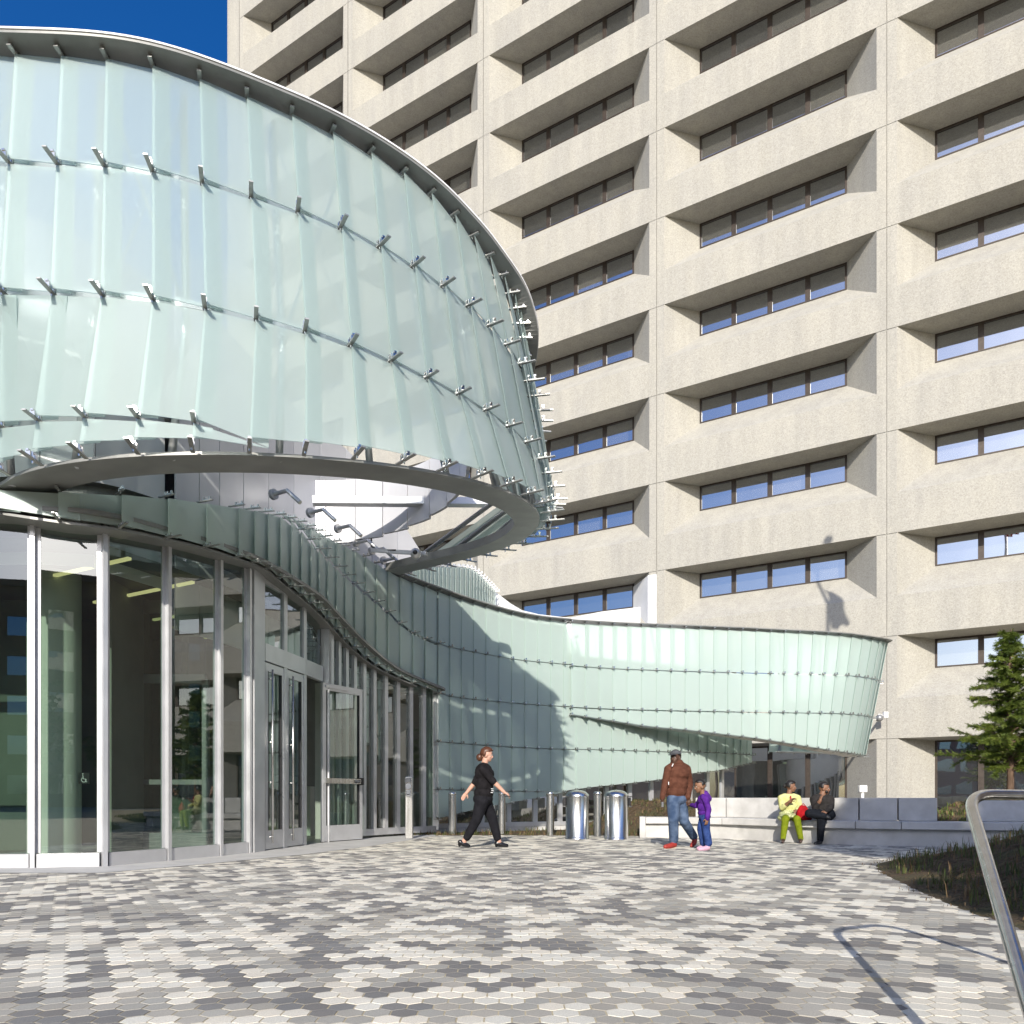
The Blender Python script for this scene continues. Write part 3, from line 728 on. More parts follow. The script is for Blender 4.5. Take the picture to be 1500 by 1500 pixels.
pc = thing('white_pier_casing', 'white painted casing round the tower pier above the long glass screen', 'casing', T(-.4, -.06, 0)+TO)
mb = MB(); zc0, zc1 = 3.5, H0-5*FH-.16
mb.hexa([T(-.40,-.05,zc0),T(-.0,-.05,zc0),T(0,0,zc0),T(-.4,0,zc0)], [T(-.40,-.05,zc1),T(-.0,-.05,zc1),T(0,0,zc1),T(-.4,0,zc1)])
mb.hexa([T(-.40,-.03,zc0),T(-.354,.0,zc0),T(-WI+.02,SET-.02,zc0),T(-WI-.02,SET-.05,zc0)], [T(-.40,-.03,zc1),T(-.354,.0,zc1),T(-WI+.02,SET-.02,zc1-.05),T(-WI-.02,SET-.05,zc1-.05)])
mb.v = [tuple(Vector(v)+TO) for v in mb.v]
mb.build('panel', M['white'], pc)

# ================================================================ entrance pavilion
GZ = smooth([(-900,11.2),(-600,10.2),(-300,9.5),(0,9.26),(50,9.35),(150,9.53),(243,10.35),(318,11.2),(372,12.0),(445,13.7),(470,14.5),(530,16.0),(580,17.0),(640,17.95)], 5)
def gp(px, off=0.0):
    z = tab(GZ, px); p = Vector(((px-750)/F*z, z, 0))
    if off:
        t = gp(px+3)-gp(px-3); p = p+Vector((t.y, -t.x, 0)).normalized()*off
    return p
GH = smooth([(-900,4.0),(0,4.17),(50,4.18),(150,4.20),(243,4.29),(318,4.36),(372,4.38),(444,4.36),(475,4.22),(507,3.98),(538,3.75),(569,3.55),(601,3.42),(640,3.27)], 5)
pav = thing('entrance_pavilion', 'curved glass entrance lobby with silver mullions and tall doors under the round screen', 'building', (-5, 13, 0))
def V(p, z): return Vector((p.x, p.y, z))
def mullion(px, w_, dp, z1, m_='alu', name='mullion'):
    p = gp(px); t = (gp(px+2)-gp(px-2)).normalized(); n_ = Vector((t.y, -t.x, 0))
    mb = MB(); q0 = [p-t*w_/2+n_*dp, p+t*w_/2+n_*dp, p+t*w_/2-n_*.08, p-t*w_/2-n_*.08]
    mb.hexa([V(a, .0) for a in q0], [V(a, z1) for a in q0]); return mb.build(name, M[m_], pav)
mul = [-640,-520,-410,-310,-215,-125,-40,50,152,244,320,362]
for px in mul: mullion(px, .052, .07, tab(GH, px)+.12)
def pane(pa, pb, z0a, z0b, z1a, z1b, name='glass_pane', m_='clear', off=0.0, par=None, th=.018):
    t = (pb-pa).normalized(); n_ = Vector((t.y, -t.x, 0))*off; k = Vector((-t.y, t.x, 0))*th
    mb = MB(); q_ = [V(pa+n_, z0a), V(pb+n_, z0b), V(pb+n_, z1b), V(pa+n_, z1a)]
    mb.poly(q_); return mb.build(name, M[m_], par or pav)
for a, b_ in zip(mul[:-1], mul[1:]):
    pa, pb = gp(a), gp(b_); t = (pb-pa).normalized(); pa = pa+t*.04; pb = pb-t*.04
    pane(pa, pb, .17, .17, tab(GH, a)+.03, tab(GH, b_)+.03)
    fr = MB(); fr.bar(V(pa, .085), V(pb, .085), .10, .17); fr.bar(V(pa, tab(GH, a)+.06), V(pb, tab(GH, b_)+.06), .1, .09)
    for q_, ss in ((pa, 1), (pb, -1)): fr.bar(V(q_+t*ss*.008, .18), V(q_+t*ss*.008, tab(GH, a)+.02), .016, .05, up=t)
    fr.build('frame', M['alu'], pav)
# wide casing before the doors
pA = gp(365); pB = gp(384); mb = MB(); t = (pB-pA).normalized(); n_ = Vector((t.y, -t.x, 0))
mb.hexa([V(q_, 0) for q_ in (pA+n_*.09, pB+n_*.05, pB-n_*.1, pA-n_*.1)], [V(q_, 4.42) for q_ in (pA+n_*.09, pB+n_*.05, pB-n_*.1, pA-n_*.1)])
mb.build('casing', M['alu'], pav)
# doors: two closed leaves and one swung open
D0, D1, D2, D3 = gp(385), gp(416), gp(444.5), gp(470)
DH = 3.02
def beamrow(pa, pb, z0, z1, dp=.09, m_='alu', name='frame'):
    mb = MB(); mb.bar(V(pa, (z0+z1)/2), V(pb, (z0+z1)/2), dp, z1-z0); return mb.build(name, M[m_], pav)
for a, b_ in ((D0, D1), (D1, D2), (D2, D3)):
    beamrow(a, b_, DH+.02, DH+.30); beamrow(a, b_, 4.28, 4.42)
    t = (b_-a).normalized(); pane(a+t*.05, b_-t*.05, DH+.30, DH+.30, 4.28, 4.28)
for a in (D1, D2):
    mb = MB(); t = (D3-D0).normalized(); mb.bar(V(a, 0.0), V(a, 4.30), .07, .12, up=t); mb.build('mullion', M['alu'], pav)
def door(pa, pb, hinge_first, pull, bar_side, kick=.30):
    t = (pb-pa).normalized(); n_ = Vector((t.y, -t.x, 0)); w_ = (pb-pa).length
    root = thing('tmp', '', '', (0, 0, 0)); bpy.data.objects.remove(root)
    fr = MB()
    def slab_(u0, u1, z0, z1, d0=-.025, d1=.025, mb=None):
        q_ = [pa+t*u0+n_*d1, pa+t*u1+n_*d1, pa+t*u1+n_*d0, pa+t*u0+n_*d0]
        (mb or fr).hexa([V(x, z0) for x in q_], [V(x, z1) for x in q_])
    st = .105
    slab_(.004, st, .02, DH); slab_(w_-st, w_-.004, .02, DH); slab_(st, w_-st, DH-.13, DH); slab_(st, w_-st, .02, .02+kick)
    d_ = fr.build('door', M['alu'], pav)
    gl = MB(); gl.poly([V(pa+t*st, .02+kick), V(pa+t*(w_-st), .02+kick), V(pa+t*(w_-st), DH-.13), V(pa+t*st, DH-.13)]); gl.build('glass_pane', M['clear'], d_)
    bk_ = MB()
    for u in (st*.98, w_-st*1.0): slab_(u-.008, u+.008, .02+kick, DH-.13, -.028, .028, bk_)
    bk_.build('gasket', M['black'], d_)
    if pull is not None:
        mb = MB(); p = pa+t*pull+n_*.085; mb.tube([V(p, .12), V(p, DH-.1)], .017, 10)
        for z in (.22, 1.1, 1.75, DH-.25): mb.tube([V(p, z), V(p-n_*.09, z)], .012, 8)
        mb.build('pull_handle', M['steel'], d_, shade=True)
    if bar_side:
        mb = MB(); s_ = bar_side; slab_(.05, w_-.06, 1.12, 1.22, .028*s_, .075*s_, mb); mb.build('push_bar', M['alu_dark' if s_ < 0 else 'steel'], d_)
        mb = MB(); slab_(w_-.10, w_-.03, 1.10, 1.24, .03*s_, .085*s_, mb); mb.build('latch_box', M['black'], d_)
        mb = MB(); slab_(w_-.30, w_-.13, 1.14, 1.20, .0755*s_, .078*s_, mb); lb = mb.build('push_label', M['black'], d_)
        c = bpy.data.curves.new('push_text', 'FONT'); c.body = 'PUSH'; c.size = .055; c.align_x = 'CENTER'; c.align_y = 'CENTER'; c.extrude = .001
        c.materials.append(M['white']); to = bpy.data.objects.new('lettering', c); COL.objects.link(to); to.parent = lb
        pp = pa+t*(w_-.215)+n_*(.0795*s_); mx4 = Matrix.Translation(V(pp, 1.17)-pav.location) @ Matrix.Rotation(math.atan2(t.y, t.x)+(0 if s_ > 0 else math.pi), 4, 'Z') @ Matrix.Rotation(R(90), 4, 'X')
        bpy.context.view_layer.update(); me = bpy.data.meshes.new_from_object(to); me.transform(mx4); bpy.data.objects.remove(to)
        lo = bpy.data.objects.new('lettering', me); COL.objects.link(lo); lo.parent = lb
    return d_
door(D0+(D1-D0).normalized()*.03, D1-(D1-D0).normalized()*.03, True, .13, -1)
door(D1+(D2-D1).normalized()*.03, D2-(D2-D1).normalized()*.03, True, .13, -1)
# open leaf: hinged on the far jamb and swung out towards the plaza, its inner face to the camera
hA = D3+Vector((.02, -.02, 0)); oB = G(532, 1230); oB = hA+(oB-hA).normalized()*1.14
door(hA, oB, True, None, 1)
mb = MB(); mb.bar(V(hA+(oB-hA)*.1-Vector((0,.05,0)), DH-.06), V(hA+(oB-hA)*.62-Vector((0,.05,0)), DH-.06), .05, .05); mb.build('door_closer', M['alu'], pav)
# jamb and slatted silver wall beyond the doors
mb = MB(); pJ = gp(474); mb.bar(V(gp(478), 0), V(gp(478), 4.25), .22, .16, up=(1, 0, 0)); mb.build('casing', M['alu'], pav)
fins = [483,494,505,517,531,546,563,581,600,619,638]
for i, (a, b_) in enumerate(zip(fins[:-1], fins[1:])):
    pa, pb = gp(a), gp(b_); t = (pb-pa).normalized(); n_ = Vector((t.y, -t.x, 0)); z1 = tab(GH, b_)+.25
    mb = MB(); mb.bar(V(pa+n_*.03, .12), V(pa+n_*.03, z1), .07, .10, up=t); mb.build('mullion', M['alu'], pav)
    pane(pa+t*.04, pb-t*.0, .2, .2, z1, z1)
    mb = MB(); mb.bar(V(pa, .12), V(pb, .12), .12, .14); mb.build('frame', M['alu'], pav)
mb = MB(); pe = gp(638); mb.bar(V(pe, 0.1), V(pe, 3.45), .13, .16, up=(1, 0, 0)); mb.build('casing', M['alu'], pav)
# soffit and head fascia under the screen
mb = MB(); pr = None
for px in np.arange(-900, 646, 8):
    p = gp(min(px, 638)); n_ = gp(px, 1.0)-gp(px); h = tab(GH, px)
    cur = [V(p+n_*.34, h+.10), V(p+n_*.34, h+.05), V(p-n_*.15, h+.07), V(p-n_*.15, h+.55), V(p+n_*.0, h+.55)]
    if pr:
        for k in range(4): mb.poly([pr[k], cur[k], cur[k+1], pr[k+1]])
    pr = cur
mb.build('fascia', M['ring'], pav)
# the clad wall set back above the screen
def up_wall(off, z0f, z1f, px0, px1, st, m_, name):
    mb = MB(); pr = None; cs = list(np.arange(px0, px1+1, st))
    for i, px in enumerate(cs):
        p = gp(px)+(gp(px, 1.0)-gp(px))*off
        cur = (V(p, z0f(px)), V(p, z1f(px)))
        if pr:
            t = (cur[0]-pr[0]); t.z = 0; t.normalize(); g_ = t*.008
            n_ = Vector((t.y, -t.x, 0))*.03
            mb.hexa([pr[0]+g_, cur[0]-g_, cur[1]-g_, pr[1]+g_], [v-n_ for v in (pr[0]+g_, cur[0]-g_, cur[1]-g_, pr[1]+g_)])
        pr = cur
    return mb.build(name, M[m_], pav)
up_wall(-.75, lambda px: 3.9, lambda px: 7.6, -900, 300, 100, 'white', 'upper_wall')
up_wall(-.55, lambda px: 3.3, lambda px: 8.3 if px < 560 else 8.3-(px-560)*.02, 300, 640, 34, 'clad', 'cladding')
sh = MB()
for k in range(10):
    a0, a1 = R(112-k*11.5), R(112-k*11.5-11.2); q_ = []
    for rr_, z in ((3.05, 5.85+k*.05), (3.05, 7.2)):
        q_.append([Vector((RG['cx']+math.cos(a)*rr_, RG['cy']+math.sin(a)*rr_, z)) for a in np.linspace(a0, a1, 5)])
    for i in range(4):
        o3 = Vector((math.cos(a0), math.sin(a0), 0))*.06
        p4 = [q_[0][i], q_[0][i+1], q_[1][i+1], q_[1][i]]; sh.hexa(p4, [v+o3 for v in p4])
sh.build('inner_cladding', M['clad'], drum)
# lamp arms on the cladding
for px, py, z in ((401,725,12.4),(455,752,13.6),(495,775,14.6),(522,796,15.4),(545,808,16.1),(562,822,16.7)):
    a = P(px, py-1, z); n_ = gp(px+5, 1.0)-gp(px+5); mb = MB()
    b_ = a+Vector((.85, -.5, 0)).normalized()*.30; c = b_+Vector((.22, -.06, -.21))
    mb.tube([a, b_, c], [.035, .035, .035], 10); mb.tube([a-Vector((.03,-.02,0)), a+Vector((.02,-.012,0))], .085, 14)
    o = mb.build('spot_lamp', M['alu'], pav, shade=False)
    mb = MB(); mb.tube([c, c+(c-b_).normalized()*.012], .034, 10); mb.build('lens', M['int'], o)
# roof of the lobby, inner core, floor, ceiling, back wall
mb = MB(); ring_ = [gp(px)+(gp(px, 1.0)-gp(px))*-.7 for px in range(-900, 641, 40)]
far = [Vector((-1.2, 24, 0)), Vector((-14, 26, 0)), Vector((-20, 18, 0))]
mb.poly([V(p, 6.6) for p in ring_+far]); mb.poly([V(p, 6.4) for p in reversed(ring_+far)]); mb.build('roof', M['white'], pav)
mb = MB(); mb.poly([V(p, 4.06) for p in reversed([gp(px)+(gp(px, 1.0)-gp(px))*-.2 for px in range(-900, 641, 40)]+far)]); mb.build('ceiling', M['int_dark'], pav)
mb = MB(); mb.poly([V(p, .004) for p in [gp(px)+(gp(px, 1.0)-gp(px))*.02 for px in range(-900, 641, 40)]+far]); mb.build('floor', M['int_floor'], pav)
mb = MB(); mb.box((-12.5, 14, 5.2), 5.5, 5.5, 8.2); mb.build('inner_core', M['white'], pav) if False else None
core = MB(); core.lathe([(2.9, 4.1), (2.9, 9.3), (0, 9.3)], (-8.6, 13.6, 0), 48); core.build('upper_core', M['satin'], pav)
# lobby interior
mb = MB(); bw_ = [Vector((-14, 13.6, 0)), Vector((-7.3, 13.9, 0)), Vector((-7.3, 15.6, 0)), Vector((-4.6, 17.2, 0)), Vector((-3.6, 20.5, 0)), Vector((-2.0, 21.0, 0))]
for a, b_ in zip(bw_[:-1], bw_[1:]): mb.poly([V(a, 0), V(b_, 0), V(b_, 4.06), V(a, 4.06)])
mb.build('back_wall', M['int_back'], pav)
col = MB(); col.lathe([(.34, 0), (.34, 4.05)], (-6.55, 11.0, 0), 40); col.build('column', M['int'], pav, shade=True)
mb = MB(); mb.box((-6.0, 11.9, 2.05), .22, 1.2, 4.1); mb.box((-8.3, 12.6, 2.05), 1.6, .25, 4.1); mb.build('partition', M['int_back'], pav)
mb = MB()
for x0, x1, y, z1 in ((-6.2, -4.9, 12.3, 2.75), (-9.6, -7.9, 11.6, 2.75)):
    for x in (x0, x1): mb.box((x, y, z1/2), .1, .08, z1)
    mb.box(((x0+x1)/2, y, z1), x1-x0, .08, .14); mb.box(((x0+x1)/2, y, 3.9), x1-x0, .08, .2); mb.box(((x0+x1)/2, y, .15), x1-x0, .06, .28)
    mb.box(((x0+x1)/2, y, 1.1), x1-x0, .06, .08)
mb.build('inner_door_frame', M['alu_dark'], pav)
mb = MB(); mb.poly([(-6.2, 12.3, 0), (-4.9, 12.3, 0), (-4.9, 12.3, 4), (-6.2, 12.3, 4)]); mb.poly([(-9.6, 11.6, 0), (-7.9, 11.6, 0), (-7.9, 11.6, 4), (-9.6, 11.6, 4)]); mb.build('inner_glass', M['clear'], pav)
mb = MB(); mb.box((-3.9, 16.3, 1.6), .3, 1.0, 3.2); mb.box((-5.2, 17.4, .55), 1.4, .5, 1.1); mb.build('lobby_counter', M['int'], pav)
for a, b_ in ((P(57,842,10.9), P(190,808,9.95)), (P(138,878,12.2), P(283,847,11.05)), (P(225,903,13.4), P(340,885,12.5)), (P(300,928,14.9), P(372,917,14.1)), (P(392,862,17.0), P(418,855,16.2))):
    a.z = b_.z = 3.95; mb = MB(); mb.bar(a, b_, .05, .035); mb.build('ceiling_lamp', M['strip'], pav)
pl = MB(); pq = P(124, 1140, 11.0); pl.box(pq, .15, .03, .16); po = pl.build('door_button', M['black'], pav)
sy = MB(); y0 = pq.y-.017
c0 = Vector((pq.x-.003, y0, pq.z-.022)); pts = [c0+Vector((math.cos(a)*.034, 0, math.sin(a)*.034)) for a in np.linspace(2.2, 6.6, 14)]
sy.tube(pts, .005, 6); sy.tube([c0+Vector((-.012, 0, .065)), c0+Vector((-.008, 0, .012)), c0+Vector((.022, 0, .010)), c0+Vector((.034, 0, -.030)), c0+Vector((.046, 0, -.028))], .006, 6); sy.ball(c0+Vector((-.013, 0, .083)), .011, 8)
sy.build('wheelchair_symbol', M['white'], po)
# threshold apron
ap = MB(); pts = [G(0,1279), G(150,1279), G(300,1266), G(372,1259), G(445,1252), G(540,1240), G(612,1229), G(640,1224)]+[gp(px, .02) for px in (640, 600, 530, 470, 445, 372, 318, 243, 150, 50, 0)]
pts = [G(-500, 1275)]+pts+[gp(-400, .02)]
ap.poly([V(p, .004) for p in pts]); tag(ap.build('entrance_apron', M['slab']), kind='structure')
# beam, second ring and camera arm inside the drum
mb = MB(); mb.bar(P(458,734,14.2), P(716,736,14.9), .2, .13); mb.build('cross_beam', M['alu'], drum)
mb = MB(); mb.bar(P(545,806,15.2), P(625,811,14.6), .06, .07); ar = mb.build('camera_arm', M['alu'], drum)
mb = MB(); c = P(609,811,14.55); mb.ball(c, .105, 16); mb.build('camera_housing', M['alu'], ar, shade=True)
mb = MB(); mb.ball(c-Vector((0, .075, 0)), .05, 12); mb.build('lens', M['black'], ar, shade=True)
mb = MB(); mb.tube([P(544,787,15.3), P(544,800,15.2), P(552,806,15.15), P(580,806,14.9)], .018, 8); mb.build('cable', M['black'], ar, shade=True)
mb = MB(); mb.bar(P(690,815,15.6), P(690,868,15.6)+Vector((0,0,1.2)), .05, .05) if False else None
# ================================================================ planting
def blades(o_name, pts, parent, hmin, hmax, n, mats, seed, wd=.006, spread=.06, lean=.6):
    r = random.Random(seed); mb = MB()
    for p in pts:
        for _ in range(n):
            a = r.uniform(0, 6.283); h = r.uniform(hmin, hmax); b = p+Vector((r.gauss(0, spread), r.gauss(0, spread), -.01))
            d = Vector((math.cos(a), math.sin(a), 0)); s_ = Vector((-d.y, d.x, 0))*wd*r.uniform(.7, 1.5); l = r.uniform(.1, lean)
            m_ = b+d*h*l*.35+Vector((0,0,h*.6)); t = b+d*h*l+Vector((0,0,h*(1-.35*l)))
            i = r.randrange(len(mats)); mb.poly([b-s_, b+s_, m_+s_*.8, m_-s_*.8], i); mb.poly([m_-s_*.8, m_+s_*.8, t], i)
    return tag(mb.build(o_name, mats, parent), kind='stuff')
def bed(name, edge, C, hmax, seed, nu=90, nv=26, base=0.0, rough=.035):
    r = np.random.RandomState(seed); mb = MB(); e = [Vector((x, y, 0)) for x, y in edge]; us = np.linspace(0, len(e)-1, nu); pts = []
    for u in us:
        row = []
        for k in range(nv):
            v = k/(nv-1); p = cr(e, u)*(1-v)+Vector((*C, 0))*v
            q_ = min(1, v*1.7); h = hmax*(q_*q_*(3-2*q_))*(.92+.08*math.sin(p.x*2.1+p.y*1.3))
            jit = rough*min(1, v*9)
            p.z = base+h+r.randn()*jit*.45+.012*min(1, v*20)-.02*(k == 0); p.x += r.randn()*jit*.5; p.y += r.randn()*jit*.5; row.append(p)
        pts.append(row)
    flat = [p for row in pts for p in row]
    mb.mesh(flat, [(a*nv+b_, (a+1)*nv+b_, (a+1)*nv+b_+1, a*nv+b_+1) for a in range(nu-1) for b_ in range(nv-1)])
    o = mb.build(name, M['soil']); tag(o, kind='structure'); return pts
def tufts(pts, n, seed, vmin=1, vmax=None):
    r = random.Random(seed); vmax = vmax or len(pts[0])-6
    return [pts[r.randrange(len(pts))][min(vmax, int(vmin+(vmax-vmin)*r.random()**1.3))].copy() for _ in range(n)]
mr = bed('planting_mound', [(2.55,2.2),(2.95,3.9),(3.19,4.78),(3.34,5.78),(3.55,6.7),(3.90,8.0),(4.38,9.45),(5.0,10.4),(6.0,11.3),(7.6,12.0),(10.5,12.3)], (9.0,6.6), .82, 3, 150, 40)
blades('mound_grass', tufts(mr, 700, 4, 2, 34), None, .07, .20, 9, [M['blade'], M['blade'], M['straw']], 5, .004, .07)
blades('mound_straw', tufts(mr, 1500, 6, 0, 36), None, .01, .05, 6, [M['straw'], M['soil']], 7, .003, .09, 2.5)
ml = bed('planting_bed', [(-4.2,16.9),(-2.6,17.15),(-1.3,17.2),(0,17.2),(1.2,17.2),(2.2,17.15),(2.75,16.95),(3.3,17.0),(4.3,16.75),(5.4,15.7),(6.6,14.6),(8.0,14.1)], (4.6,20.6), .74, 8, 150, 30)
# flatten the bed in front of the windows: it only swells towards the bench
bo = bpy.data.objects['planting_bed']
for v in bo.data.vertices:
    k = min(1, max(.10, (v.co.x-1.2)/2.0)); k = k*k*(3-2*k) if k > .1 else .06
    v.co.z *= k if v.co.x < 3.2 else 1
for row in ml:
    for p in row:
        k = min(1, max(.10, (p.x-1.2)/2.0)); k = k*k*(3-2*k) if k > .1 else .06
        if p.x < 3.2: p.z *= k
blades('bed_grass', [p for p in tufts(ml, 420, 9, 0, 20)], None, .05, .16, 7, [M['blade'], M['straw']], 10, .006, .08)
blades('bed_straw', tufts(ml, 900, 16, 0, 22), None, .01, .05, 6, [M['straw'], M['soil']], 17, .005, .1, 2.5)
mbk = bed('rear_planting', [(6.9,15.2),(8.0,14.6),(9.5,14.0),(12,13.4),(15,13.2),(19,14.5),(21,20)], (13.5,20.5), .62, 11, 90, 24, .12)
blades('rear_groundcover', tufts(mbk, 900, 12, 0, 20), None, .04, .13, 8, [M['leaf'], M['straw'], M['blade']], 13, .010, .08)

def leaf_mass(centers, n, size, seed, mats, sz=(.6, 1.4), flat=.5, ar=.5):
    r = random.Random(seed); mb = MB()
    for c, rad in centers:
        k = max(3, int(n*rad))
        for _ in range(k):
            d = Vector((r.gauss(0,1), r.gauss(0,1), r.gauss(0,.8)))
            d = d.normalized()*rad*r.random()**.45
            p = c+d; a = Vector((r.gauss(0,1), r.gauss(0,1), r.gauss(0,flat))).normalized(); b_ = a.cross(Vector((r.gauss(0,1), r.gauss(0,1), r.gauss(0,1)))).normalized()
            s_ = size*r.uniform(*sz); mb.poly([p-a*s_, p-b_*s_*ar+a*s_*.1, p+a*s_, p+b_*s_*ar+a*s_*.1], r.randrange(len(mats)))
    return mb
def broad_tree(name, label, loc, h, rad, base, seed, n=150, size=.13, group=None, mats=None):
    r = random.Random(seed); t = thing(name, label, 'tree', loc, group); L0 = Vector(loc)
    tr = MB(); tr.tube([L0, L0+Vector((.04,.02,base*.6)), L0+Vector((-.05,.03,base+.6)), L0+Vector((0,0,h*.75))], [.15,.12,.10,.03], 10)
    cs = []
    for i in range(26):
        a = r.uniform(0, 6.283); z = base+(h-base)*r.random()**.9; f = math.sin(math.pi*min(.97, max(.08, (z-base)/(h-base)*.85+.13)))
        q_ = L0+Vector((math.cos(a)*rad*f*r.uniform(.35, 1), math.sin(a)*rad*f*r.uniform(.35, 1), z)); cs.append((q_, rad*r.uniform(.22, .42)))
        s_ = L0+Vector((0, 0, max(base*.8, z-rad*.7))); tr.tube([s_, lerp(s_, q_, .55)+Vector((0,0,.08)), q_], [.045,.03,.01], 6, cap=False)
    tr.build('trunk', M['bark'], t, shade=True)
    leaf_mass(cs, n, size, seed, [0], ).build('crown', mats or M['leaf_dark'], t)
    return t
# the young conifer-like tree behind the bench
def feathery(loc, h, seed):
    r = random.Random(seed); t = thing('young_tree', 'young feathery green tree rising behind the bench before the tower windows', 'tree', loc); L0 = Vector(loc)
    tr = MB(); tr.tube([L0, L0+Vector((.02,0,h*.3)), L0+Vector((-.02,.02,h*.65)), L0+Vector((.03,0,h))], [.085,.065,.04,.008], 10)
    lf = MB(); nb = 190
    for i in range(nb):
        f = (i+r.uniform(-.5, .5))/nb; f = max(0, f); z = .9+(h-1.0)*f; ln = (1.12*(1-f)**.8+.14)*r.uniform(.3, 1.2); a = i*2.4+r.uniform(-.5, .5)
        d = Vector((math.cos(a), math.sin(a), 0)); p0 = L0+Vector((0,0,z)); rise = r.uniform(.15, .65); sag = r.uniform(.1, .45)
        pts = [p0+d*ln*k/5+Vector((0,0,ln*(rise*(k/5)-sag*(k/5)**2))) for k in range(6)]
        tr.tube(pts, [.013*(1-k/6)+.002 for k in range(6)], 5, cap=False)
        for k in range(int(28+88*ln)):
            u = .15+.85*r.random()**.8; q_ = lerp(pts[min(4, int(u*5))], pts[min(5, int(u*5)+1)], u*5-int(u*5)) if u < 1 else pts[5]
            side = 1 if r.random() < .5 else -1
            tw_ = (d*r.uniform(.1, .9)+Vector((-d.y, d.x, 0))*side*r.uniform(.2, 1)+Vector((0,0,r.uniform(-.7, .6)))).normalized()
            l2 = r.uniform(.07, .19)*(1-.3*u); up = Vector((r.gauss(0,.8), r.gauss(0,.8), 1)).normalized(); s_ = tw_.cross(up).normalized()
            for m_ in range(5):
                b_ = q_+tw_*l2*(m_/5); wd = .042*(1-m_/7)
                for sg in (-1, 1):
                    e_ = b_+tw_*l2*.22+s_*sg*wd+Vector((0,0,r.uniform(-.018,.012)))
                    lf.poly([b_, b_+tw_*.010+s_*sg*wd*.5, e_, b_+tw_*l2*.14], 0)
    tr.build('trunk', M['bark'], t, shade=True); lf.build('crown', M['leaf'], t); return t
feathery((10.95, 16.9, .5), 4.05, 21)

# trees, lamp post and houses behind the photographer: they shade the bench and show in the glass
broad_tree('shade_tree', 'leafy street tree standing beside the stair behind the viewpoint', (5.3, -2.6, 0), 9.0, 2.3, 2.4, 31, 800, .13)
broad_tree('shade_tree', 'smallest leafy street tree of those behind the viewpoint', (3.95, -2.7, 0), 5.8, 1.55, 1.6, 35, 900, .11)
broad_tree('shade_tree', 'tallest leafy street tree right behind the viewpoint', (7.4, -3.4, 0), 9.4, 2.3, 2.6, 33, 800, .13)
broad_tree('shade_tree', 'second leafy street tree further right behind the viewpoint', (10.2, -2.2, 0), 8.4, 2.5, 2.2, 32, 600, .14)
for i, (x, y, h, rd) in enumerate(((-9.5,-34,9,3.2),(-17,-30,8,3),(-3,-36,8.5,3),(7,-38,9.5,3.4),(16,-33,8,3),(24,-36,10,3.6))):
    broad_tree('park_tree', ['tall park tree far behind the viewpoint, first of a row', 'park tree at the far left behind the viewpoint', 'round park tree right behind the viewpoint line', 'largest park tree behind the viewpoint', 'park tree on the right behind the viewpoint', 'outermost park tree on the far right behind'][i], (x, y, 0), h, rd, 2.2, 40+i, 60, .22, 'trees behind the viewpoint')
def block(label, x, y, sx, sy, h, col_, seed):
    t = thing('office_block', label, 'building', (x, y, 0), 'buildings across the street'); mb = MB(); mb.box((x, y, h/2), sx, sy, h); mb.box((x, y, h+.3), sx+.5, sy+.5, .6)
    mb.build('wall', noisy(mat('facade_'+str(seed), rough=.8), col_, tuple(c*1.15 for c in col_), .5), t)
    wm = MB()
    for k in range(int(h/3.6)):
        for i in range(int(sx/3)):
            wm.box((x-sx/2+1.5+i*3, y+sy/2, 2+k*3.6), 1.9, .12, 1.7)
    wm.build('windows', M['wglass'], t)
block('low brick office block across the street', -26, -66, 44, 16, 20, (.26,.15,.11), 1)
block('pale stone office block across the street', 8, -84, 30, 18, 17, (.40,.38,.34), 2)
block('grey office block at the street corner', 44, -74, 28, 20, 14, (.25,.25,.26), 3)
block('brown office block beyond the right side of the plaza', 62, 14, 22, 46, 34, (.20,.16,.13), 4)
lp = thing('lamp_post', 'slim dark lamp post standing behind the viewpoint', 'lamp post', (-2.27, -20, 0))
mb = MB(); mb.tube([(-2.27,-20,0),(-2.27,-20,10.6)], [.11,.07], 12); mb.build('pole', M['black'], lp, shade=True)
mb = MB(); mb.lathe([(0,10.6),(.2,10.64),(.22,10.72),(.1,10.85),(0,10.86)], (-2.27,-20,0), 24); mb.build('lamp_head', M['black'], lp, shade=True)
# flagpole just outside the right of the frame
fp = thing('flagpole', 'tall flagpole with a furled striped flag beside the young tree', 'flagpole', (11.25, 16.2, 0))
mb = MB(); mb.tube([(11.25,16.2,0),(11.25,16.2,18.2)], [.11,.06], 14); mb.build('pole', M['alu'], fp, shade=True)
mb = MB(); mb.ball((11.25,16.2,18.35), .17, 14); mb.build('finial', M['bracket'], fp, shade=True)
mb = MB(); r_ = random.Random(5); nx = 13
fl = []
for i in range(nx):
    u = i/(nx-1)
    for k in range(12):
        v = k/11; fl.append((11.25+.1+u*.62*(.45+.55*v)+.05*math.sin(v*7), 16.2+.16*math.sin(u*11+v*2), 17.0-v*2.3-u*.5*(1-v)))
for i in range(nx-1):
    for k in range(11):
        n = len(mb.v); mb.v += [fl[i*12+k], fl[(i+1)*12+k], fl[(i+1)*12+k+1], fl[i*12+k+1]]; mb.f.append((n, n+1, n+2, n+3)); mb.m.append(2 if k < 4 and i < 6 else i % 2)
mb.build('flag', [mat('flag_red', (.35,.03,.04), .8), mat('flag_white', (.75,.73,.7), .8), mat('flag_blue', (.03,.05,.2), .8)], fp)

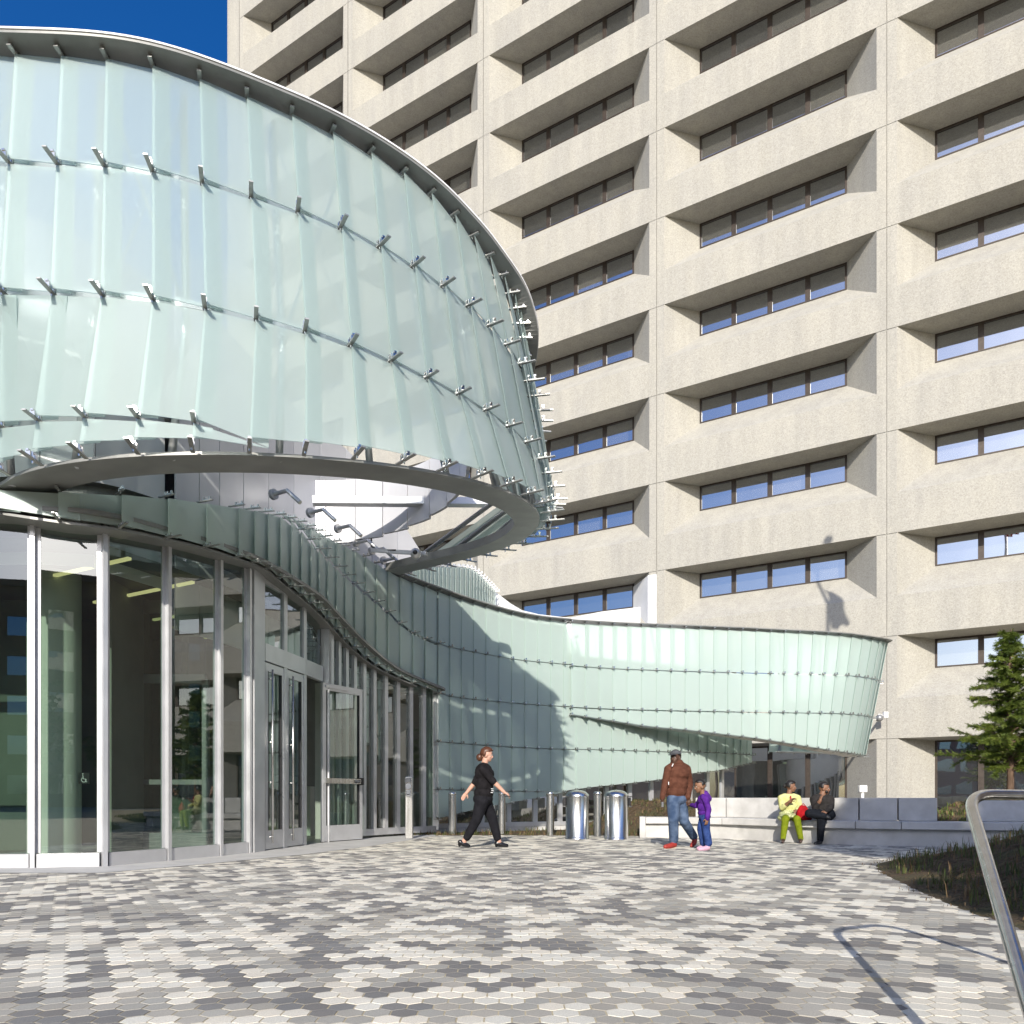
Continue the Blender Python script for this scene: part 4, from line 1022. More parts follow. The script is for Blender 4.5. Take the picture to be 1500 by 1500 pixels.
# ================================================================ street furniture
def bollard(px, py, label, h=.98):
    p = G(px, py); t = thing('bollard', label, 'bollard', p, 'stainless bollards along the planting bed')
    mb = MB(); mb.lathe([(.088,.0),(.088,h-.075)], p, 28); mb.build('post', M['steel'], t, shade=True)
    mb = MB(); mb.lathe([(.088,h-.072),(.092,h-.07),(.092,h-.04),(.085,h-.015),(.06,h),(0,h+.008)], p, 28); mb.build('cap', M['steel'], t, shade=True)
    mb = MB(); mb.lathe([(.084,h-.078),(.084,h-.068)], p, 28); mb.build('groove', M['black'], t)
bollard(588.5, 1222.5, 'stainless bollard half hidden behind the call post')
bollard(662.5, 1223, 'stainless bollard just behind the walking woman')
bollard(735, 1222.5, 'stainless bollard in front of the walking woman by her hand')
bollard(806, 1224, 'stainless bollard standing left of the two litter bins')
bollard(875.5, 1225, 'stainless bollard standing between the two litter bins')
def bin_(px, py, label, turn):
    p = G(px, py); t = thing('litter_bin', label, 'litter bin', p, 'stainless litter bins beside the bollards'); r = .235
    mb = MB(); mb.lathe([(r*1.05,.0),(r*1.05,.03),(r*1.02,.035),(r*1.02,.06),(r,.065),(r,.86)], p, 40); mb.build('body', M['steel'], t, shade=False)
    for o in (t.children[-1],):
        o.data.polygons.foreach_set('use_smooth', [True]*len(o.data.polygons))
    mb = MB(); mb.lathe([(r*1.03,.862),(r*1.035,.885),(r*.97,.925),(r*.75,.97),(r*.4,1.0),(0,1.008)], p, 40); mb.build('dome_lid', M['steel'], t, shade=True)
    mb = MB(); mb.box(p+Vector((math.cos(turn)*(r+.012), math.sin(turn)*(r+.012), .77)), .05, .20, .16, turn); mb.build('opening', M['black'], t)
    mb = MB(); mb.box(p+Vector((math.cos(turn)*(r+.02), math.sin(turn)*(r+.02), .87)), .07, .24, .025, turn); mb.box(p+Vector((math.cos(turn)*(r+.02), math.sin(turn)*(r+.02), .67)), .06, .24, .02, turn); mb.build('chute_rim', M['steel'], t)
bin_(845.5, 1229, 'round stainless litter bin with domed lid, left of the pair', R(165))
bin_(903, 1229.5, 'round stainless litter bin with domed lid, beside the man in the brown sweater', R(10))
# the call post
p = G(599.5, 1228.5); t = thing('call_post', 'square stainless call post with a round speaker and card reader', 'call post', p)
mb = MB(); mb.box(p+Vector((0,0,.64)), .155, .12, 1.28); mb.build('post', M['steel'], t, bevel=.012)
mb = MB(); mb.box(p+Vector((-.015,-.075,1.205)), .125, .05, .085); mb.build('hood', M['alu_dark'], t, bevel=.01)
mb = MB(); c = p+Vector((-.012,-.062,1.08)); mb.tube([c, c+Vector((0,-.035,0))], .058, 24); mb.build('speaker', M['alu'], t, bevel=.006)
mb = MB(); mb.box(p+Vector((-.01,-.07,.94)), .085, .03, .125); mb.build('card_reader', M['alu'], t, bevel=.01)
mb = MB(); mb.box(p+Vector((-.01,-.087,.91)), .05, .006, .02); mb.build('slot', M['black'], t)
# bench
bt = [(937,16.35),(1000,16.2),(1057,15.8),(1110,15.15),(1152,14.6),(1200,14.1),(1250,13.72),(1320,13.4),(1400,13.1),(1500,12.85),(1600,12.7)]
bz = smooth(bt, 6)
def bp_(px, off=0.0):
    z = tab(bz, px); p = Vector(((px-750)/F*z, z, 0)); t = Vector(((px+4-750)/F*tab(bz, px+4)-(px-4-750)/F*tab(bz, px-4), tab(bz, px+4)-tab(bz, px-4), 0)).normalized()
    return p+Vector((-t.y, t.x, 0))*off
bench = thing('concrete_bench', 'long pale concrete bench with a panelled backrest beneath the seated couple', 'bench', bp_(1150))
def sweep(px0, px1, o0, o1, z0, z1, name, step=8, bevel=.012):
    mb = MB(); cs = list(np.arange(px0, px1, step))+[px1]; pr = None
    for i, px in enumerate(cs):
        a, b_ = bp_(px, o0), bp_(px, o1); cur = [V(a, z0), V(b_, z0), V(b_, z1), V(a, z1)]
        if pr is None: mb.v += [tuple(v) for v in cur]; mb.f.append((3,2,1,0)); mb.m.append(0)
        else:
            mb.v += [tuple(v) for v in cur]; n = len(mb.v)-8
            for k in range(4): k2 = (k+1) % 4; mb.f.append((n+k, n+k2, n+4+k2, n+4+k)); mb.m.append(0)
        pr = cur
    n = len(mb.v)-4; mb.f.append((n, n+1, n+2, n+3)); mb.m.append(0)
    return mb.build(name, M['bench'], bench, bevel=bevel)
for a, b_ in ((946,1056.6),(1057.4,1152),(1152.8,1252.6),(1253.4,1320),(1320.8,1440),(1441,1560)): sweep(a, b_, 0, .62, .295, .43, 'seat')
sweep(937, 945.6, -.012, .64, -.02, .436, 'end_block'); sweep(946, 1560, .10, .6, -.02, .293, 'base', bevel=0)
for a, b_ in ((1012,1048),(1048.8,1122),(1122.8,1251),(1254,1318),(1320,1382)): sweep(a, b_, .56, .90, .432, .845, 'backrest')
sweep(1440, 1560, .56, .9, .432, .80, 'backrest')
# handrail
hr = thing('handrail', 'polished stainless stair handrail bending down at the right edge', 'handrail', (1.9, 3.2, 0))
def fillet(pts, r, n=8):
    out = [pts[0]]
    for a, b_, c in zip(pts[:-2], pts[1:-1], pts[2:]):
        d0 = (a-b_).normalized(); d1 = (c-b_).normalized(); p0 = b_+d0*r; p1 = b_+d1*r
        for k in range(n+1):
            u = k/n; out.append(p0*(1-u)**2+b_*2*u*(1-u)+p1*u*u)
    out.append(pts[-1]); return out
mb = MB(); hp = [Vector((1.17,1.50,-.05)), P(1509,1478,2.12), P(1417,1163.5,3.22), P(1530,1164.5,3.42), Vector((2.56,2.75,.22)), Vector((2.60,2.6,-.04))]
hp[1:4] = [hp[1], hp[2], hp[3]]
mb.tube(fillet(hp, .16, 12), .0225, 20); mb.build('rail', M['steel'], hr, shade=True)
# camera on the tower and the box on its stand
cz = 27.6; p = P(1288,1052,cz); t = thing('security_camera', 'small white dome camera bracketed on the tower wall right of the glass screen', 'camera', p)
mb = MB(); q_ = P(1297,1047,cz+1.6); mb.bar(q_+Vector((0,.25,0)), p+Vector((0,0,.12)), .07, .07); mb.box(q_, .16, .12, .22); mb.build('arm', M['white'], t)
mb = MB(); mb.ball(p, .13, 14); mb.build('dome', M['alu_dark'], t, shade=True)
p = P(1263.5,1190,26.0); t = thing('meter_box', 'white box on a slim conduit by the tower pier behind the bench', 'utility box', V(p, 0))
mb = MB(); mb.box(V(p, 1.14), .27, .18, .24); mb.build('box', M['white'], t, bevel=.03)
mb = MB(); mb.tube([V(p, -.05), V(p, 1.05)], .05, 10); mb.build('conduit', M['white'], t, shade=True)
# ================================================================ people
def capsule(mb, p0, r0, p1, r1, n=14):
    p0 = Vector(p0); p1 = Vector(p1); d = (p1-p0); L_ = d.length
    d = d/L_ if L_ > 1e-6 else Vector((0, 0, 1)); pts = []; rs = []
    for t in (8, 35, 62): t = R(t); pts.append(p0-d*r0*math.cos(t)); rs.append(r0*math.sin(t))
    pts += [p0, p1]; rs += [r0, r1]
    for t in (62, 35, 8): t = R(t); pts.append(p1+d*r1*math.cos(t)); rs.append(r1*math.sin(t))
    mb.tube(pts, rs, n)
class Body:
    def __init__(s, z0): s.z0 = z0; s.prims = []; s.mb = MB(); s.kids = []
    def J(s, px, py, dy=0.0): return P(px, py, s.z0+dy)
    def cap(s, p0, r0, p1, r1, lab): s.prims.append(('c', Vector(p0), r0, Vector(p1), r1, lab)); capsule(s.mb, p0, r0, p1, r1)
    def ell(s, c, rad, lab, M=None):
        s.prims.append(('e', Vector(c), rad, M, None, lab)); s.mb.ball(c, 1.0, 20, 0, rad, M)
    def chain(s, pts, rs, lab):
        for i in range(len(pts)-1): s.cap(pts[i], rs[i], pts[i+1], rs[i+1], lab)
    def frame(s, f, up=(0, 0, 1)):       # columns: forward, left, up
        f = Vector(f).normalized(); u = Vector(up); l = u.cross(f).normalized(); u = f.cross(l).normalized()
        return Matrix((f, l, u)).transposed()
    def head(s, c, f, k=1.0, lab='skin', female=False):
        Mx = s.frame(f); s.Mh = Mx; s.hc = Vector(c); s.hk = k; A = lambda x, y, z: Vector(c)+Mx@Vector((x*k, y*k, z*k))
        s.A = A; E_ = lambda p, r: s.ell(p, tuple(v*k for v in r), lab, Mx)
        E_(A(-.008, 0, .022), (.098, .077, .098)); E_(A(.030, 0, -.045), (.062, .056, .062)); E_(A(.056, 0, -.088), (.026, .026, .021))
        E_(A(.052, .034, -.03), (.028, .026, .032)); E_(A(.052, -.034, -.03), (.028, .026, .032)); E_(A(.075, 0, .018), (.018, .052, .012))
        s.cap(A(.086, 0, .006), .009*k, A(.102, 0, -.026), .0115*k, lab); s.cap(A(.096, .012, -.032), .008*k, A(.096, -.012, -.032), .008*k, lab)
        s.cap(A(.082, .016, -.060), .0075*k, A(.082, -.016, -.060), .0075*k, lab)
        for sg in (-1, 1): E_(A(-.008, .078*sg, -.012), (.024, .012, .034))
    def face(s, root, skin_dark, brow):
        A, k = s.A, s.hk; ey = MB(); w_ = MB(); mo = MB(); br = MB()
        for sg in (-1, 1):
            w_.ball(A(.079, .031*sg, .004), .0085*k, 10); ey.ball(A(.0835, .031*sg, .003), .0062*k, 8)
            br.tube([A(.083, .015*sg, .026), A(.088, .031*sg, .031), A(.074, .05*sg, .024)], [.0035*k, .005*k, .003*k], 6)
        mo.tube([A(.076, .024, -.061), A(.0895, .010, -.0605), A(.0895, -.010, -.0605), A(.076, -.024, -.061)], [.002*k, .0048*k, .0048*k, .002*k], 6)
        e = w_.build('eyes', mats_p['eye'], root, True); ey.build('iris', mats_p['dark'], e, True); mo.build('mouth', skin_dark, root, True); br.build('eyebrows', brow, root, True)
    def hand(s, wrist, d, nrm, k=1.0, curl=.5, lab='skin', thumb=1):
        d = Vector(d).normalized(); nrm = Vector(nrm); nrm = (nrm-d*nrm.dot(d)).normalized(); sd = d.cross(nrm)
        W = Vector(wrist); Mx = Matrix((d, sd, nrm)).transposed(); c = W+d*.048*k
        s.ell(c, (.050*k, .040*k, .017*k), lab, Mx); s.cap(W-d*.02*k, .026*k, W+d*.02*k, .024*k, lab)
        for i, (o, ln) in enumerate(((-.029, .066), (-.010, .077), (.010, .073), (.028, .058))):
            p = W+d*.080*k+sd*o*k; dd = d.copy(); pts = [p-d*.02*k]
            for q_ in (.45, .32, .25):
                dd = (dd*math.cos(curl*.75)+nrm*math.sin(curl*.75)).normalized(); nn = (nrm-dd*nrm.dot(dd))
                p = p+dd*ln*k*q_; pts.append(p)
            s.chain(pts, [.0098*k, .0092*k, .0085*k, .0075*k], lab)
        t0 = W+d*.025*k+sd*(-.034*thumb)*k+nrm*.005*k; t1 = t0+(d*.6-sd*thumb*.75+nrm*.3).normalized()*.036*k; t2 = t1+(d*.9-sd*thumb*.1+nrm*.45).normalized()*.032*k
        s.chain([t0, t1, t2], [.0125*k, .0105*k, .0085*k], lab)
    def build(s, label, loc, mats, voxel=.0072):
        me = s.mb.data('tmp_body', [mats[0][1]]); ob = bpy.data.objects.new('tmp_body', me); COL.objects.link(ob)
        rm = ob.modifiers.new('r', 'REMESH'); rm.mode = 'VOXEL'; rm.voxel_size = voxel; rm.adaptivity = 0
        sm = ob.modifiers.new('s', 'SMOOTH'); sm.factor = .5; sm.iterations = 4
        dg = bpy.context.evaluated_depsgraph_get(); res = bpy.data.meshes.new_from_object(ob.evaluated_get(dg)); bpy.data.objects.remove(ob)
        res.name = 'person_body'; nF = len(res.polygons); cen = np.empty(nF*3, np.float32); res.polygons.foreach_get('center', cen); cen = cen.reshape(-1, 3)
        best = np.full(nF, 1e9); idx = np.zeros(nF, np.int32); names = [m[0] for m in mats]
        for kind, a, r0, b_, r1, lab in s.prims:
            if kind == 'c':
                av = np.array(a); d = np.array(b_)-av; L2 = max(1e-9, d@d); t = np.clip(((cen-av)@d)/L2, 0, 1)
                dist = np.linalg.norm(cen-(av+t[:, None]*d), axis=1)-(r0+(r1-r0)*t)
            else:
                q_ = cen-np.array(a)
                if b_ is not None: q_ = q_@np.array(b_)
                rr_ = np.array(r0); kq = np.linalg.norm(q_/rr_, axis=1); dist = (kq-1)*rr_.min()
            w_ = dist < best; best[w_] = dist[w_]; idx[w_] = names.index(lab)
        res.materials.clear()
        for _, m in mats: res.materials.append(m)
        res.polygons.foreach_set('material_index', idx); res.polygons.foreach_set('use_smooth', [True]*nF)
        res.transform(Matrix.Translation(-Vector(loc)))
        o = bpy.data.objects.new('person', res); COL.objects.link(o); o.location = loc
        return tag(o, label, 'person')
    def hair(s, root, m, name='hair', front=.42, low=-.25, grow=1.10, bun=None, thick=.012, cut=None):
        mb = MB(); A, k, Mx = s.A, s.hk, s.Mh; n = 28; h = 20; rad = (.104*grow, .083*grow, .104*grow); vs = []
        rr_ = random.Random(9)
        for i in range(h+1):
            t = math.pi*i/h
            for j in range(n):
                a = 2*math.pi*j/n; jt = 1+rr_.uniform(-.02, .02)
                vs.append(A(-.008+math.sin(t)*math.cos(a)*rad[0]*jt, math.sin(t)*math.sin(a)*rad[1]*jt, .026+math.cos(t)*rad[2]*jt))
        fs = []
        for i in range(h):
            for j in range(n):
                t = math.pi*(i+.5)/h; a = 2*math.pi*(j+.5)/n; x = math.sin(t)*math.cos(a); z = math.cos(t)
                if z < low-.35*min(0, x): continue
                if x > .05 and z < front+.35*max(0, x-.4): continue
                fs.append((i*n+j, (i+1)*n+j, (i+1)*n+(j+1) % n, i*n+(j+1) % n))
        mb.mesh(vs, fs)
        if bun: mb.ball(A(*bun[:3]), bun[3]*k, 12, 0, (1, .9, 1.1))
        o = mb.build(name, m, root, True); so_ = o.modifiers.new('Solid', 'SOLIDIFY'); so_.thickness = thick*k; so_.offset = -.3
        return o
def cloth(name, c0, c1, sc=14): return noisy(mat(name, rough=.9, Specular_IOR_Level=.15), tuple(v*.68 for v in c0), tuple(v*.68 for v in c1), sc, 5, bump=.03, bscale=8)
mats_p = {'eye': mat('eye_white', (.6,.58,.55), .3), 'dark': mat('iris_dark', (.02,.012,.01), .25)}
def skin(n, c, r=.5): return noisy(mat(n, rough=r), c, tuple(v*1.12 for v in c), 9)
sk_fair = skin('fair_skin', (.47,.27,.20), .6); sk_dark = skin('deep_brown_skin', (.075,.036,.022), .55); sk_mid = skin('brown_skin', (.20,.10,.055), .6); sk_tan = skin('warm_brown_skin', (.19,.092,.052), .6)
lip = mat('lip', (.30,.10,.09), .45); lip_d = mat('dark_lip', (.07,.03,.025), .4); hair_b = noisy(mat('black_hair', rough=.45), (.008,.007,.007), (.02,.016,.014), 60); hair_r = noisy(mat('auburn_hair', rough=.42), (.045,.016,.008), (.11,.04,.018), 50)

# --- the woman in black, walking to the right
b = Body(13.05); J = b.J; f = Vector((1, -.05, 0)); bl = 'top'
b.head(J(713.5, 1106), (1, -.12, -.12), 1.0)
b.cap(J(711.5, 1112), .055, J(709.5, 1120), .058, 'skin')
b.ell(J(708.5, 1132), (.155, .205, .175), bl); b.ell(J(713, 1134), (.13, .17, .12), bl); b.ell(J(709.5, 1149), (.160, .195, .20), bl); b.ell(J(708.5, 1162), (.168, .20, .15), bl)
b.ell(J(707.5, 1170), (.172, .20, .13), 'pants')
for dy in (-.17, .17): b.cap(J(707.5, 1122.5, dy*.6), .07, J(707.5, 1126, dy), .075, bl)
# near arm forward, far arm back
n1, n2, n3 = J(707.5, 1127, -.19), J(723, 1145, -.22), J(738.5, 1160.5, -.2)
b.chain([n1, n2], [.068, .058], bl); b.chain([n2, n3], [.046, .030], 'skin'); b.hand(n3, n3-n2+Vector((.05,0,.06)), (0, .4, -1), .98, .75, thumb=-1)
m1, m2, m3 = J(706, 1126, .2), J(695, 1147, .22), J(683.5, 1161.5, .2)
b.chain([m1, m2], [.066, .056], bl); b.chain([m2, m3], [.046, .030], 'skin'); b.hand(m3, J(676, 1172, .19)-m3, (.3, -1, 0), .98, .3, thumb=1)
# legs
b.chain([J(706, 1173, -.09), J(698.5, 1200, -.09), J(684, 1226.5, -.09)], [.125, .088, .066], 'pants')
b.chain([J(710, 1173, .09), J(721, 1199, .09), J(728.5, 1227, .09)], [.125, .088, .068], 'pants')
b.chain([J(682.5, 1226, -.09), J(680, 1232.5, -.09)], [.043, .04], 'skin'); b.chain([J(730, 1227, .09), J(731, 1233, .09)], [.043, .04], 'skin')
b.chain([J(674, 1233.5, -.09), J(679, 1236.5, -.09), J(686.5, 1239, -.09)], [.042, .043, .032], 'shoe'); b.cap(J(672.5, 1236.5, -.09), .022, J(673, 1239, -.09), .02, 'shoe')
b.chain([J(728, 1235.5, .09), J(734, 1237, .09), J(742.5, 1238.5, .09)], [.043, .042, .032], 'shoe'); b.cap(J(727, 1238, .09), .025, J(727, 1239.3, .09), .022, 'shoe')
cl_bk = cloth('black_knit', (.012,.011,.013), (.022,.02,.023)); cl_bp = cloth('black_trouser', (.012,.012,.016), (.02,.02,.025))
loc = G(708, 1241)
w1 = b.build('woman in black top and trousers walking to the right past the bollards', loc, [('top', cl_bk), ('skin', sk_fair), ('pants', cl_bp), ('shoe', mat('patent_black', (.01,.01,.012), .15))])
b.face(w1, lip, hair_r); b.hair(w1, hair_r, front=.30, low=-.55, bun=(-.12, 0, -.055, .058)); ww = b
mb = MB()
for i, (px, py) in enumerate(((722.5, 1155.5), (723, 1158.2), (722, 1161))): mb.box(J(px-1.5, py, -.165), .04, .03, .009)
mb.build('striped_hem', M['white'], w1)
ph = J(743.5, 1166.5, -.2); t = MB(); t.box(ph, .10, .06, .014, .2); o = t.build('phone', M['black'], None, bevel=.004); o.data.transform(Matrix.Translation(-ph)); o.location = ph
tag(o, 'small black phone held in the walking woman\'s forward hand', 'phone')

# --- the man in the brown sweater
b = Body(12.95); J = b.J; f = Vector((-.72, -.69, 0)).normalized(); l_ = Vector((-f.y, f.x, 0))   # his left is towards +l? the camera sees his front
b.head(J(989.3, 1110), (-.62, -.78, -.02), 1.04)
b.cap(J(990, 1114.5), .058, J(992, 1121), .064, 'skin')
b.ell(J(991.5, 1133), (.205, .15, .165), 'top', Matrix.Rotation(R(-20), 3, 'Z')); b.ell(J(991.5, 1147), (.19, .148, .20), 'top'); b.ell(J(990.5, 1160), (.182, .150, .12), 'top'); b.cap(J(980.5, 1165.5), .055, J(1001.5, 1165.5), .055, 'top')
b.ell(J(991.5, 1171), (.165, .14, .11), 'jean')
b.cap(J(985, 1122), .065, J(979, 1127, -.04), .075, 'top'); b.cap(J(998, 1121), .065, J(1005.5, 1126.5, .05), .078, 'top'); b.cap(J(988, 1117.5), .07, J(995, 1118), .072, 'top')
a1, a2, a3 = J(979, 1128, -.05), J(974.2, 1149, -.05), J(970.3, 1168.5, -.16)
b.chain([a1, a2, a3], [.074, .062, .047], 'top'); b.hand(a3+Vector((0,0,-.02)), (-.12, -.15, -1), (.9, -.2, 0), 1.02, .55, thumb=-1)
c1, c2, c3 = J(1006, 1128, .04), J(1010, 1149, .10), J(1007.5, 1168, -.05)
b.chain([c1, c2, c3], [.076, .064, .05], 'top'); b.hand(c3+Vector((0,0,-.02)), (.10, -.1, -1), (.4, .9, 0), 1.02, .8, thumb=1)
b.chain([J(986.5, 1172, -.03), J(986.5, 1201, -.13), J(987, 1230, -.05)], [.118, .088, .078], 'jean')
b.chain([J(996.5, 1173, .05), J(1002, 1203, .02), J(1016, 1225, .30)], [.118, .085, .072], 'jean')
b.chain([J(988, 1237.3, -.06), J(981, 1239, -.14), J(974.5, 1240.3, -.2)], [.045, .046, .036], 'shoe'); b.cap(J(989, 1241.7, -.06), .02, J(974, 1242.6, -.2), .02, 'sole')
b.chain([J(1018, 1228.5, .31), J(1017, 1234, .27), J(1013.5, 1238.7, .20)], [.045, .045, .036], 'shoe')
jean = noisy(mat('blue_denim', rough=.9, Specular_IOR_Level=.15), (.035,.06,.115), (.11,.155,.24), 6, 6, bump=.03, bscale=8)
loc = G(992, 1242)
m1 = b.build('man in brown sweater, blue jeans and grey cap holding a child by the hand', loc, [('top', cloth('brown_knit', (.115,.045,.028), (.165,.068,.043))), ('skin', sk_dark), ('jean', jean), ('shoe', mat('red_trainer', (.30,.03,.022), .6)), ('sole', mat('pale_sole', (.62,.52,.40), .7))])
b.face(m1, lip_d, hair_b); hh = b.hair(m1, hair_b, front=.2, low=-.35, grow=1.02, name='hair')
mb = MB(); A = b.A; n = 24; vs = []; fs = []
for i in range(9):
    t = R(92)*i/8
    for j in range(n):
        a = 2*math.pi*j/n; vs.append(A(-.010+math.sin(t)*math.cos(a)*.108, math.sin(t)*math.sin(a)*.088, .062+math.cos(t)*.070))
for i in range(8):
    for j in range(n): fs.append((i*n+j, (i+1)*n+j, (i+1)*n+(j+1) % n, i*n+(j+1) % n))
mb.mesh(vs, fs)
br = [A(.085+.078*math.cos(x)*1.0, .078*math.sin(x), .056-.014*math.cos(x)) for x in np.linspace(-1.5, 1.5, 11)]
mb.poly(br); mb.poly([v+Vector((0, 0, -.006)) for v in reversed(br)])
mb.build('cap', cloth('grey_cap', (.10,.105,.115), (.15,.155,.165)), m1, True)
mb = MB(); mb.box(J(985.3, 1120.7, -.165), .012, .012, .05, M=Matrix.Rotation(R(25), 3, 'Y')); mb.box(J(979.4, 1147.5, -.17), .012, .012, .05); mb.build('zip_pull', M['white'], m1)
kk = J(970.5, 1178.5, -.25); t = MB(); t.box(kk, .035, .02, .085, .4); o = t.build('phone', M['alu_dark'], None, bevel=.004); o.data.transform(Matrix.Translation(-kk)); o.location = kk
tag(o, 'silver phone held low in the hand of the man in the cap', 'phone')

# --- the child
b = Body(12.45); J = b.J
b.head(J(1025.3, 1152), (-1, -.18, -.16), .92)
b.cap(J(1028, 1158), .042, J(1030, 1164), .046, 'skin')
b.ell(J(1031, 1172), (.105, .13, .10), 'top'); b.ell(J(1031, 1183), (.105, .125, .11), 'top'); b.ell(J(1031.5, 1191), (.105, .122, .06), 'top'); b.ell(J(1032, 1196), (.10, .115, .07), 'jean')
b.cap(J(1033, 1162), .05, J(1037.5, 1170), .058, 'top')
b.cap(J(1030, 1166.5, -.08), .045, J(1031, 1168.5, -.12), .05, 'top'); b.cap(J(1030, 1166.5, .08), .045, J(1029, 1168.5, .12), .05, 'top')
q1, q2, q3 = J(1033, 1169, -.13), J(1038, 1186, -.16), J(1036, 1198.5, -.18)
b.chain([q1, q2, q3], [.054, .048, .040], 'top'); b.hand(q3, (-.12, -.05, -1), (-.3, 1, 0), .78, .5, thumb=1)
r1, r2, r3 = J(1027.5, 1169.5, .13), J(1020, 1180.5, .2), J(1013.5, 1179.5, .34)
b.chain([r1, r2, r3], [.05, .043, .036], 'top'); b.hand(r3, J(1009, 1178, .42)-r3, (0, -.2, -1), .78, .7, thumb=1)
b.chain([J(1033, 1198, -.06), J(1034.5, 1215, -.08), J(1037.5, 1235, -.06)], [.078, .062, .064], 'jean')
b.chain([J(1031, 1198, .06), J(1026.5, 1214, .05), J(1031, 1235, .08)], [.078, .062, .064], 'jean')
b.chain([J(1037, 1242, -.07), J(1030, 1243.5, -.1), J(1025, 1244.3, -.12)], [.04, .042, .034], 'shoe')
b.chain([J(1033, 1240.5, .09), J(1027, 1242, .08), J(1023, 1242.8, .07)], [.038, .04, .032], 'shoe')
loc = G(1031, 1245)
k1 = b.build('small child in purple hooded top and blue trousers holding the man\'s hand', loc, [('top', cloth('purple_fleece', (.085,.018,.24), (.14,.035,.34))), ('skin', sk_mid), ('jean', cloth('child_denim', (.025,.055,.20), (.05,.095,.29))), ('shoe', mat('pink_trainer', (.55,.33,.42), .6))], .0065)
b.face(k1, lip_d, hair_b); b.hair(k1, hair_b, front=.45, low=-.12, grow=1.03)

# --- the couple on the bench
b = Body(14.75); J = b.J
b.head(J(1158.5, 1152.5), (.93, -.34, -.05), .92)
b.cap(J(1156.5, 1159), .046, J(1155.5, 1164), .05, 'skin')
b.ell(J(1156, 1172), (.165, .11, .13), 'top'); b.ell(J(1156, 1182), (.165, .125, .15), 'top'); b.ell(J(1155.5, 1192), (.19, .16, .11), 'tunic'); b.ell(J(1157.5, 1195.5, -.18), (.205, .21, .055), 'tunic'); b.ell(J(1149, 1198, -.12), (.13, .13, .07), 'tunic')
b.cap(J(1149.5, 1166.5), .06, J(1143.8, 1169, 0), .062, 'top'); b.cap(J(1162.5, 1166.5), .06, J(1168.8, 1169, 0), .062, 'top')
b.chain([J(1143.8, 1169.5), J(1145.5, 1183, -.08)], [.06, .056], 'top'); e_, h_ = J(1145.8, 1183.5, -.09), J(1157, 1174, -.26); b.chain([e_, lerp(e_, h_, .35)], [.055, .05], 'top'); b.chain([lerp(e_, h_, .35), h_], [.038, .027], 'skin'); b.hand(h_, (.6, -.3, .62), (.3, -.5, -.4), .9, .8, thumb=-1)
b.chain([J(1168.8, 1169.5), J(1171.3, 1181, -.05), J(1168.5, 1186, -.22)], [.06, .055, .045], 'top'); h2 = J(1168, 1186.5, -.24); b.hand(h2, (-.45, -.4, -.5), (-.3, .3, -.8), .9, .7, thumb=1)
for (hx, kx, ky, ax, ay) in ((1152, 1150.5, 1201, 1147, 1227), (1162, 1167.5, 1201, 1173, 1227)):
    b.chain([J(hx, 1197, -.05), J(kx, ky-1, -.44), J(ax, ay+1.5, -.40)], [.085, .07, .05], 'legging'); b.chain([J(ax, 1230.5, -.40), J(ax-.3, 1233, -.55)], [.038, .030], 'shoe')
loc = V(J(1156, 1200), .43)
s1 = b.build('seated woman in pale yellow tunic and lime leggings looking to the right', loc, [('top', noisy(mat('yellow_cotton', rough=.9, Specular_IOR_Level=.15), (.48,.48,.19), (.56,.555,.26), 12, bump=.03, bscale=8)), ('tunic', noisy(mat('printed_cotton', rough=.85), (.27,.32,.13), (.52,.52,.29), 38, 3, .42, .58)), ('skin', sk_tan), ('legging', cloth('lime_jersey', (.21,.27,.012), (.28,.34,.02))), ('shoe', mat('brown_shoe', (.05,.025,.02), .5))], .0065)
b.face(s1, lip, hair_b); b.hair(s1, hair_b, front=.36, low=-.45, bun=(-.115, 0, .01, .042))
mb = MB(); mb.tube([J(1158, 1166, -.12), J(1158.6, 1171, -.15), J(1159.3, 1177, -.155)], [.012, .014, .01], 8); mb.build('scarf', mat('red_scarf', (.42,.02,.03), .7), s1, True)
b = Body(14.35); J = b.J
b.head(J(1207.5, 1155), (.9, -.42, -.03), .96)
b.cap(J(1205.5, 1161), .055, J(1204, 1166), .06, 'skin')
b.ell(J(1204, 1174), (.19, .125, .14), 'top'); b.ell(J(1205.5, 1185), (.18, .14, .16), 'top'); b.ell(J(1208, 1194), (.20, .17, .12), 'pants'); b.ell(J(1211, 1193, .02), (.15, .17, .13), 'pants')
b.cap(J(1197, 1168), .07, J(1191.5, 1171), .07, 'top'); b.cap(J(1211, 1168), .07, J(1217, 1171), .07, 'top')
e_, h_ = J(1194, 1184, -.16), J(1201.5, 1172.5, -.26)
b.chain([J(1191.5, 1171.5), e_, lerp(e_, h_, .55)], [.068, .058, .048], 'top'); b.chain([lerp(e_, h_, .5), h_], [.038, .03], 'skin'); b.hand(h_, (.25, .1, .95), (.7, .2, 0), .96, .9, thumb=-1)
e2, h2 = J(1217.5, 1182, -.08), J(1211, 1188, -.36)
b.chain([J(1217, 1171.5), e2, h2], [.07, .058, .044], 'top'); b.hand(h2, (-.7, -.3, -.45), (-.3, .3, -.8), .96, .5, thumb=1)
b.chain([J(1209, 1195, -.02), J(1203.5, 1200, -.42), J(1201.5, 1230, -.36)], [.10, .082, .058], 'pants'); b.chain([J(1201.5, 1233.5, -.37), J(1194.5, 1236, -.5)], [.042, .034], 'shoe')
